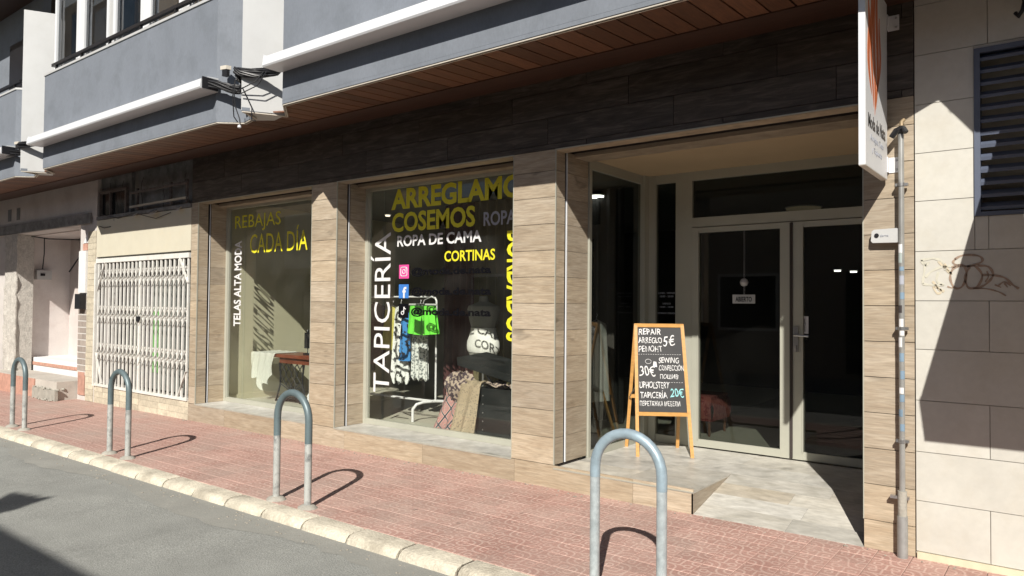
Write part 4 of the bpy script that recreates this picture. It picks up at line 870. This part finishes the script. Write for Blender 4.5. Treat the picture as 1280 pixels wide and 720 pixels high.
ir.tube([(-8.62 + .06 * math.cos(a * .5236), yi, .36 + .06 * math.sin(a * .5236)) for a in range(13)], .009, 6); ir.tube([(-8.9, yi, .25), (-8.34, yi, .25)], .012, 6); ir.tube([(-8.28, 1.15, .35 + 0), (-8.28, 1.15, .36)], .01, 6)
ir.tube([(-8.30 + .16 * math.cos(a * .2618), 1.12, .48 + .16 * math.sin(a * .2618)) for a in range(25)], .012, 6)
for s in (0, 1): ir.bar((-8.95 + s * .1, yi, F + .02), (-8.95 + s * .1, yi + .34, F + .02), .02, .02)
ir.build("treadle_base", IR, st, smooth=True); MB().box(-8.85, -8.4, .98, 1.2, F + .05, F + .065).build("treadle", IR, st)
sm = MB().box(-8.46, -8.14, 1.0, 1.12, .862, .885).box(-8.20, -8.14, 1.02, 1.10, .885, 1.12).box(-8.46, -8.14, 1.03, 1.09, 1.09, 1.15).box(-8.47, -8.41, 1.025, 1.095, .95, 1.17)
sm.tube([(-8.44, 1.06, .96), (-8.44, 1.06, .87)], .006, 6); sm.lathe((-8.44, 1.06, 1.17), [(.012, 0), (.016, .02), (.008, .04)], 10)
tag(sm.build("sewing_machine", IR, loc=(-8.3, 1.06, .862)), "black vintage sewing machine on the treadle table", "sewing machine")
def clothfn(u, v):   # u: across table, v: from top back over the front and down
    x = -9.46 + .58 * u + .02 * math.sin(v * 6); fall = (.52 - .42 * abs(u - .55)) if 1 else 0
    if v < .35: t = v / .35; return (x, 1.28 - .45 * t, .869 + .004 * math.sin(u * 20))
    t = (v - .35) / .65; return (x + .10 * (u - .6) * -t, .825 - .02 * t + .022 * math.sin(u * 24 + t * 2) * (0.3 + t), .867 - fall * t * (1 + .1 * math.sin(u * 17)))
sc_mat = glass("sheer_white_net", (.6, .6, .55))
shm = bpy.data.materials.new("sheer_fabric"); shm.use_nodes = True; tt = shm.node_tree; tt.nodes.clear()
_o = tt.nodes.new("ShaderNodeOutputMaterial"); _d = tt.nodes.new("ShaderNodeBsdfDiffuse"); _d.inputs[0].default_value = (.78, .8, .74, 1); _t = tt.nodes.new("ShaderNodeBsdfTransparent"); _m = tt.nodes.new("ShaderNodeMixShader"); _m.inputs[0].default_value = .5
tt.links.new(_t.outputs[0], _m.inputs[1]); tt.links.new(_d.outputs[0], _m.inputs[2]); tt.links.new(_m.outputs[0], _o.inputs[0])
tag(MB().sheet(clothfn, 40, 26, .003).build("sheer_cloth", shm, loc=(-9.2, .9, .86), smooth=True), "sheer white cloth draped over the left end of the sewing table", "cloth")
# clothes rack in the right window
cr = thing("clothes_rack", (-7.0, 1.12, F), "white tubular clothes rack on U-shaped feet in the right shop window", "clothes rack")
RY = 1.14
MB().tube([(-6.06, RY, .42), (-6.06, RY, 1.62), (-6.08, RY, 1.655), (-6.13, RY, 1.67), (-8.0, RY, 1.67), (-8.05, RY, 1.62), (-8.05, RY, .42)], .0125, 10).build("rail", CHROME, cr, smooth=True)
for dz in (0, .055): MB().tube([(-6.06, RY - dz, .415 + 0 * dz), (-8.05, RY - dz, .415)], .009, 8).build("stretcher", CHROME, cr, smooth=True)
for xx in (-6.06, -8.05): MB().tube([(xx - .14, RY - .24, F + .002), (xx - .14, RY - .24, .33), (xx - .12, RY - .20, .385), (xx - .07, RY - .13, .41), (xx, RY, .415), (xx + .045, RY + .08, .41), (xx + .075, RY + .12, .38), (xx + .08, RY + .13, .33), (xx + .08, RY + .13, F + .002)], .018, 10).build("foot", CHROME, cr, smooth=True)
FAB = {}
def fabric(name, c, c2=None, scale=20, thr=.55, rough=.85):
    m = bpy.data.materials.new(name); m.use_nodes = True; t = m.node_tree; b = t.nodes["Principled BSDF"]; b.inputs["Roughness"].default_value = rough
    z = t.nodes.new("ShaderNodeTexVoronoi" if c2 and scale > 30 else "ShaderNodeTexNoise"); z.inputs["Scale"].default_value = scale
    g = t.nodes.new("ShaderNodeNewGeometry"); t.links.new(g.outputs["Position"], z.inputs["Vector"]); r = t.nodes.new("ShaderNodeValToRGB")
    r.color_ramp.elements[0].position = thr - .04; r.color_ramp.elements[0].color = (*c, 1); r.color_ramp.elements[1].position = thr + .04; r.color_ramp.elements[1].color = (*(c2 or [x_ * .9 for x_ in c]), 1)
    t.links.new(z.outputs[0], r.inputs[0]); t.links.new(r.outputs[0], b.inputs["Base Color"]); return m
def garment(x, y, zt, zb, w0, w1, m, label, cat, folds=3, amp=.025, yaw=0., jag=0., hang=True, hem=None):
    t = thing(cat.replace(" ", "_"), (x, y, zt), label, cat, "clothes on the window rack")
    ca, sa = math.cos(yaw), math.sin(yaw)
    for side in (-1, 1):
        def fn(u, v):
            ww = w0 + (w1 - w0) * v; a = (u - .5) * ww; bl = math.sin(math.pi * u) * .03 * side + amp * math.sin(u * folds * 6.283 + side) * v * .7
            z = zt - (zt - zb) * v - (jag * abs(math.sin(u * 9)) * v if jag else 0) - .05 * abs(u - .5) * (1 - v) * 2
            if hem: z = zt - (zt - zb) * v * (1 - hem * (1 - u))
            return (x + a * ca - bl * sa, y + a * sa + bl * ca, z)
        MB().sheet(fn, 18, 10, .003 * side).build("panel", m, t, smooth=True)
    if hang: MB().tube([(x - w0 * .5 * ca, y - w0 * .5 * sa, zt - .04), (x, y, zt + .012), (x, y, zt + .045), (x + .012, y, zt + .06), (x, y + .005, zt + .075)] , .004, 6).tube([(x, y, zt + .012), (x + w0 * .5 * ca, y + w0 * .5 * sa, zt - .04)], .004, 6).build("hanger", CHROME, t)
    return t
MAR = fabric("maroon_cloth", (.07, .015, .025)); DKC = fabric("dark_cloth", (.03, .028, .035)); YLW = fabric("yellow_cloth", (.55, .5, .12)); WBP = fabric("white_and_black_print", (.72, .74, .72), (.03, .03, .04), 24, .60); BLP = fabric("blue_and_black_print", (.04, .22, .55), (.01, .01, .02), 18, .55)
SIL = fabric("silver_sequins", (.18, .2, .2), (.62, .64, .62), 36, .45, .4); GRN = fabric("lime_green_cloth", (.16, .78, .06), None, 3); WHC = fabric("white_cotton", (.75, .75, .72), None, 5)
for i, (x, m_, zb, w_, nm, lb) in enumerate(((-7.75, DKC, .75, .30, "coat", "dark coat at the far left end of the window rack"), (-7.55, MAR, .62, .34, "dress", "long maroon dress hanging left on the window rack"), (-7.35, DKC, .70, .3, "jacket", "dark jacket between the maroon and purple clothes"), (-7.15, MAR, .8, .30, "blouse", "maroon blouse hanging left of the yellow shirt"))):
    garment(x, RY, 1.60, zb, .26, w_, m_, lb, nm, 2, yaw=.5)
garment(-6.80, RY - .02, 1.55, 1.00, .20, .30, YLW, "yellow shirt on the rack left of the patterned blue garment", "shirt", 2, yaw=.4)
garment(-6.62, RY - .05, 1.56, .70, .16, .26, WBP, "white top with black print hanging over the jagged hem", "top", 2, yaw=.3, jag=.12)
garment(-6.50, RY - .09, 1.52, .88, .10, .17, BLP, "narrow blue scarf with black print on the rack", "scarf", 2, .015, yaw=.2, hang=False)
garment(-6.30, RY - .03, 1.56, .70, .22, .26, SIL, "silver sequined top hanging below the green shorts", "top", 3, yaw=.1, jag=.06)
g_ = thing("shorts", (-6.13, RY - .16, 1.55), "bright lime green shorts clipped to a hanger at the front of the rack", "shorts", "clothes on the window rack")
MB().tube([(-6.36, RY - .16, 1.575), (-5.90, RY - .16, 1.575)], .012, 8).tube([(-6.13, RY - .16, 1.58), (-6.13, RY - .14, 1.63), (-6.13, RY, 1.675)], .004, 6).build("hanger", mat("grey_hanger", (.6, .6, .6), .4), g_)
for s in (-1, 1):
    for side in (-1, 1):
        def fn(u, v): 
            a = -6.13 + s * (.005 + .19 * u + .05 * v * u + (.0 if u > 0 else 0)) ; return (a + s * .02 * v * (1 if v > .4 else 0) * (1 - u), RY - .16 + side * (.02 + .025 * math.sin(3.14 * u)) + .012 * math.sin(u * 15) * v, 1.56 - .35 * v + .02 * u * v)
        MB().sheet(fn, 12, 8, .003 * side).build("shorts_leg", GRN, g_, smooth=True)
# mannequin bust
mn = thing("mannequin", (-5.87, 1.80, F), "grey headless mannequin torso on a stand in the right shop window", "mannequin"); MX, MY = -5.87, 1.80
prof = [(.05, 1.668), (.055, 1.64), (.062, 1.60), (.11, 1.575), (.19, 1.545), (.205, 1.50), (.19, 1.44), (.185, 1.40), (.175, 1.34), (.145, 1.24), (.135, 1.18), (.155, 1.10), (.18, 1.03), (.185, .95), (.16, .88)]
MB().lathe((MX, MY, 0), [(r_ * 1.2, z_ + (.02 if z_ > 1.4 else .03)) for r_, z_ in prof[::-1]], 28, 1, .55).build("torso", mat("grey_mannequin_cloth", (.34, .34, .31), .7, .04), mn, smooth=True)
MB().tube([(MX, MY, F + .02), (MX, MY, .9)], .014, 10).build("stand_pole", STEEL, mn, smooth=True); MB().lathe((MX, MY, F), [(.17, .002), (.16, .02), (.03, .03)], 20).build("stand_base", BLACKM, mn, smooth=True)
sk = thing("printed_skirt", (MX, MY, 1.0), "white shorts on the mannequin, catching the shadow of the window letters", "shorts")
MB().lathe((MX, MY, 0), [(r_ * 1.22 + .012, z_ + .06) for r_, z_ in ((.17, .92), (.188, .95), (.19, 1.0), (.185, 1.06), (.160, 1.13), (.146, 1.19), (.143, 1.23))], 28, 1, .60).build("skirt_body", WHC, sk, smooth=True)
# trunk with open lid and fabrics
ot = thing("storage_trunk", (-4.75, .95, F), "black studded storage trunk with its lid propped open in the right shop window", "trunk")
OX0, OX1, OY0, OY1 = -5.02, -4.10, .66, 1.12
LEA = mat("black_leatherette", (.014, .017, .017), .5, .2, 6)
MB().box(OX0, OX1, OY0, OY0 + .03, F + .03, .70).box(OX0, OX1, OY1 - .03, OY1, F + .03, .70).box(OX0, OX0 + .03, OY0 + .03, OY1 - .03, F + .03, .70).box(OX1 - .03, OX1, OY0 + .03, OY1 - .03, F + .03, .70).box(OX0 + .03, OX1 - .03, OY0 + .03, OY1 - .03, F + .03, F + .06).build("trunk_body", LEA, ot)
for k in range(5): 
    MB().lathe((0, 0, 0), [(.009, 0), (.006, .005), (.001, .007)], 8).build("stud", STEEL, ot, loc=(0, 0, 0)).matrix_local = Matrix.Translation(Vector((-4.92, OY0, .62 - k * .09)) - wloc(ot)) @ Matrix.Rotation(R(90), 4, 'X')
for xx in (OX0 + .05, OX1 - .05): MB().lathe((xx, OY0 + .06, F), [(.02, 0), (.025, .03)], 8).lathe((xx, OY1 - .06, F), [(.02, 0), (.025, .03)], 8).build("foot", BLACKM, ot)
MB().slab([(-5.42, .80, .99), (-5.40, 1.30, 1.03), (-4.22, 1.28, .82), (-4.20, .80, .76)], (.01, 0, -.085)).build("lid", LEA, ot)
for a, b in (((-5.20, .95, .90), (-5.02, .98, .68)), ((-4.9, 1.1, .86), (-4.72, 1.1, .68)), ((-5.12, .9, .89), (-4.9, .8, .70))): MB().tube([a, b], .009, 8).build("lid_arm", BLACKM, ot)
def geo_mat():
    m = bpy.data.materials.new("zigzag_fabric"); m.use_nodes = True; t = m.node_tree; n = t.nodes; L = t.links.new; b = n["Principled BSDF"]; b.inputs["Roughness"].default_value = .85
    g = n.new("ShaderNodeNewGeometry"); s = n.new("ShaderNodeSeparateXYZ"); L(g.outputs["Position"], s.inputs[0])
    def M(op, a, c=None):
        q = n.new("ShaderNodeMath"); q.operation = op
        for i, v in enumerate((a, c)):
            if v is None: continue
            if isinstance(v, (int, float)): q.inputs[i].default_value = v
            else: L(v, q.inputs[i])
        return q.outputs[0]
    h = M('ADD', s.outputs[0], M('MULTIPLY', s.outputs[1], .3)); tri = M('PINGPONG', M('MULTIPLY', h, 7), .5); tz = M('PINGPONG', M('MULTIPLY', s.outputs[2], 5.5), .5)
    d = M('ADD', tri, tz); st_ = M('PINGPONG', M('MULTIPLY', d, 2.), .5); r = n.new("ShaderNodeValToRGB"); r.color_ramp.interpolation = 'CONSTANT'; e = r.color_ramp.elements
    e[0].position = 0; e[0].color = (.01, .01, .03, 1); e[1].position = .14; e[1].color = (.60, .55, .50, 1); k = e.new(.24); k.color = (.40, .04, .03, 1); k = e.new(.40); k.color = (.70, .66, .6, 1); k = e.new(.45); k.color = (.04, .04, .07, 1)
    L(st_, r.inputs[0]); L(r.outputs[0], b.inputs["Base Color"]); return m
ZIG = geo_mat(); FLO = fabric("floral_tapestry_cloth", (.11, .085, .06), (.36, .29, .20), 60, .30); FLO2 = fabric("paisley_cloth", (.40, .32, .26), (.06, .04, .05), 26, .50)
def drape(x0, x1, y0, ztop, zb, lean, m, name, label, seed):
    def fn(u, v):
        x = x0 + (x1 - x0) * u - lean * v * (1 - .3 * u); 
        if v < .2: t = v / .2; return (x, y0 + .16 * (1 - t), ztop + .03 * math.sin(t * 3.14) + .008 * math.sin(u * 13 + seed))
        t = (v - .2) / .8; return (x, y0 - .10 * t - .02 * math.sin(u * 3.14) + .022 * math.sin(u * 11 + seed + t * 2) * (.3 + t), ztop - (ztop - zb) * t + .02 * math.sin(u * 8 + seed) * t)
    return tag(MB().sheet(fn, 30, 22, .008).build(name, m, loc=(x0, y0, ztop), smooth=True), label, "fabric")
drape(-5.40, -5.14, .66, .66, .215, .14, ZIG, "zigzag_fabric", "red and black zigzag fabric hanging at the left of the trunk", 1)
drape(-5.18, -4.90, .60, .74, .20, .05, FLO, "floral_fabric", "brown floral tapestry fabric draped over the trunk's left edge", 2)
def lump(u, v):
    a = u * 6.283; r = math.sin(math.pi * v); return (-5.26 + .20 * r * math.cos(a) * (1 + .12 * math.sin(3 * a + v * 5)), .70 + .13 * r * math.sin(a), .68 - .12 * math.cos(math.pi * v) * (1 + .25 * math.sin(a * 4 + 1)) + .035 * math.sin(a * 6 + v * 9) + .02 * math.sin(a * 11 + v * 17))
tag(MB().sheet(lump, 30, 14, .003).build("bundled_fabric", FLO2, loc=(-5.26, .7, .6), smooth=True), "bundled paisley fabric piled on top of the zigzag cloth", "fabric")
tag(MB().sheet(lambda u, v: (-4.99 + .62 * u, .70 + .3 * v, .705 + .025 * math.sin(u * 14) + .03 * math.sin(v * 9 + u * 5) + .03 * u * u), 24, 12, .01).build("folded_fabric", FLO2, loc=(-4.7, .85, .7), smooth=True), "folded patterned fabric lying in the open trunk", "fabric")
# white dress partly seen behind the pillar
garment(-4.62, 1.05, 1.30, .78, .10, .42, WHC, "white dress half hidden behind the pillar at the right of the window", "dress", 4, .03, hang=False)["group"] = "clothes in the right window"
# curtains behind the displays
def curtain(x0, x1, y, m, label, amp=.05, k=9):
    return tag(MB().sheet(lambda u, v: (x0 + (x1 - x0) * u, y + amp * math.sin(u * k * 6.283) * (.6 + .4 * v), 3.0 - 2.8 * v), int(k * 8), 3, .006).build("curtain", m, loc=(x0, y, 0), smooth=True), label, "curtain")
curtain(-6.5, -5.6, 2.35, fabric("olive_velvet", (.13, .11, .055), None, 4), "olive brown curtain behind the window mannequin", .05, 6)
curtain(-7.1, -6.5, 2.4, fabric("wine_velvet", (.07, .02, .02), None, 4), "dark wine curtain behind the clothes rack", .05, 5)
curtain(-5.55, -4.2, 2.4, fabric("charcoal_velvet", (.03, .03, .03), None, 4), "charcoal curtain beside the olive curtain behind the trunk", .05, 9)
curtain(-7.6, -4.9, 3.6, fabric("black_velvet", (.022, .02, .02), None, 4), "black curtain deep inside the shop seen through the porch side glass", .06, 16)
# things inside the door
cha = thing("red_chair", (-3.25, 2.6, .165), "red patterned upholstered chair just inside the glass door", "chair"); RED = fabric("red_patterned_upholstery", (.20, .02, .025), (.34, .10, .09), 30, .45)
MB().box(-3.55, -3.10, 2.35, 2.85, .50, .60).build("seat", RED, cha); MB().sheet(lambda u, v: (-3.57 + .03 * math.sin(v * 3) + .0 * u, 2.35 + .5 * u, .55 + .55 * v), 6, 6, .07).build("backrest", RED, cha, smooth=True)
MB().sheet(lambda u, v: (-3.55 + .46 * u, 2.345 - .03 * math.sin(v * 3) + .006 * math.sin(u * 30), .56 - .23 * v), 20, 4, .006).sheet(lambda u, v: (-3.09 + .03 * math.sin(v * 3), 2.35 + .5 * u, .56 - .23 * v), 12, 4, .006).build("skirt", RED, cha, smooth=True)
for a, b in ((-3.52, 2.38), (-3.13, 2.38), (-3.52, 2.82), (-3.13, 2.82)): MB().tube([(a, b, .163), (a, b, .5)], [.014, .02], 8).build("leg", mat("chair_wood", (.2, .08, .03), .4), cha)
mt = tag(MB().box(-2.35, -1.35, 2.15, 2.8, .163, .172).build("door_mat", mat("patterned_mat", (.10, .095, .09), .95, .6, 30), loc=(-1.8, 2.5, .163)), "dark patterned mat on the floor inside the right door leaf", "mat")
hs = thing("garment_stand", (-4.1, 1.2, F), "wooden stand with pale garments behind the porch side glass", "stand")
MB().bar((-4.35, .95, F), (-4.15, 1.35, 1.45), .03, .02).bar((-3.95, 1.75, F), (-4.15, 1.35, 1.45), .03, .02).bar((-4.5, 1.5, F), (-4.15, 1.35, 1.45), .03, .02).build("tripod", PINE, hs)
g2 = garment(-4.05, 1.52, 1.42, .55, .26, .34, WHC, "white garment hanging on the stand behind the porch side glass", "garment", 3, .03, yaw=1.2, hang=True); g2["group"] = "clothes on the porch stand"
# lamps lit inside
def disc(x, y, z, r, m, label):
    t = thing("ceiling_lamp", (x, y, z), label, "lamp"); MB().lathe((x, y, z), [(r, 0), (r, .02)], 20).build("diffuser", m, t); MB().lathe((x, y, z + .02), [(r + .015, 0), (r + .015, .015)], 20).build("rim", WHALU, t)
disc(-4.57, 2.37, 2.9, .09, LAMPS, "lit round ceiling lamp nearest the porch side glass"); disc(-6.3, 5.2, 2.83, .12, LAMPS, "lit round ceiling lamp deeper in the shop behind the curtain line")
disc(-2.72, 6.2, 2.12, .045, LAMPS, "small lit lamp seen high in the right door leaf, left of a pair"); disc(-2.50, 6.2, 2.10, .045, LAMPS, "small lit lamp seen high in the right door leaf, right of a pair")
disc(-7.9, 2.03, 2.86, .035, emis("pendant_lamp", (1, .9, .7), 1.2), "lit lamp at the top left of the right display window"); disc(-2.83, 4.85, 2.9, .22, emis("dim_lamp", (1, .8, .5), .05), "dim wide ceiling lamp seen through the door transom")

# ================================================================ ACROSS THE STREET (reflections and the shadow on the road)
strip("far_pavement", mat("grey_pavement", (.36, .35, .33), .9), [-60, 20], -9.02, -7.3, -.01)
lb = thing("low_building", (-8, -9, 0), "low rendered building across the street behind the camera", "building")
MB().box(-24, 12, -14, -9, -.1, 4.46).build("wall", mat("ochre_render", (.42, .38, .33), .9, .1, 1), lb); MB().box(-24.05, 12.05, -14.05, -8.95, 4.46, 4.57).build("coping", CEM, lb)
for i, x in enumerate(range(-22, 11, 3)):
    f = MB().box(x, x + 1.5, -9.0, -8.93, .1 if i % 3 == 0 else 1.0, 2.4).build("window", WHALU if i % 2 else BLACKM, lb); MB().box(x + .07, x + 1.43, -8.93, -8.925, .17 if i % 3 == 0 else 1.07, 2.33).build("pane", mat("far_dark_glass", (.03, .035, .04), .1), f)
cgt = MB()
for k in range(60): x = -21.5 + k * .08; cgt.box(x, x + .045, -8.97, -8.92, 2.75, 4.6)
cgt.build("corrugated_panel", mat("pale_corrugated_metal", (.9, .9, .88), .5), lb)
MB().box(-21.5, -16.5, -8.93, -8.88, 1.95, 2.55).build("shop_fascia", mat("dark_fascia", (.05, .05, .05), .5), lb); text("fascia_lettering", "ECOS", WVIN, (-18.2, -8.87, 2.1), (-1, 0, 0), ZU, 1.5, .32, lb, .02)
tb = thing("tall_building", (-34, -9, 0), "tall tan apartment building farther along the opposite side", "building")
MB().box(-46, -25.5, -20, -9, -.1, 18).build("wall", mat("tan_render", (.50, .38, .25), .9, .1, 1), tb)
for i in range(5):
    for j in range(5):
        x = -44.5 + i * 4; z = 1.5 + j * 3.3; f = MB().box(x, x + 1.6, -9, -8.93, z, z + 2.0).build("window", mat("shutter_brown", (.2, .12, .07), .6), tb); MB().box(x + .1, x + 1.5, -8.93, -8.92, z + .1, z + 1.9).build("pane", MC["far_dark_glass"], f)
ps = thing("roof_shadow_caster", (-3.85, -9.0, 4.6), "unseen spiky shape added on the opposite roof parapet for its shadow on the road", "shadow caster")  # added out of view, shaped to throw the tapered shadow on the road
MB().lathe((-3.9, -9.05, 4.62), [(.10, 0), (.15, .18), (.16, .2)], 14).build("caster_base", BRICKR, ps, smooth=True)
for k, (dx, dz) in enumerate(((.20, .56), (-.02, .46), (-.2, .38), (-.4, .30), (.0, .3), (-.3, .2))):
    b0 = Vector((-3.9, -9.05, 4.74)); tp = Vector((-3.92 + dx, -9.05 + .05 * (k - 2), 4.66 + dz)); md = (b0 + tp) / 2 + Vector((0, 0, .05))
    MB().tube([b0, md, tp], [.10, .09, .005], 6).build("leaf", mat("caster_green", (.08, .14, .06), .6), ps, smooth=True)  # leaf-like blades only shape the cast shadow
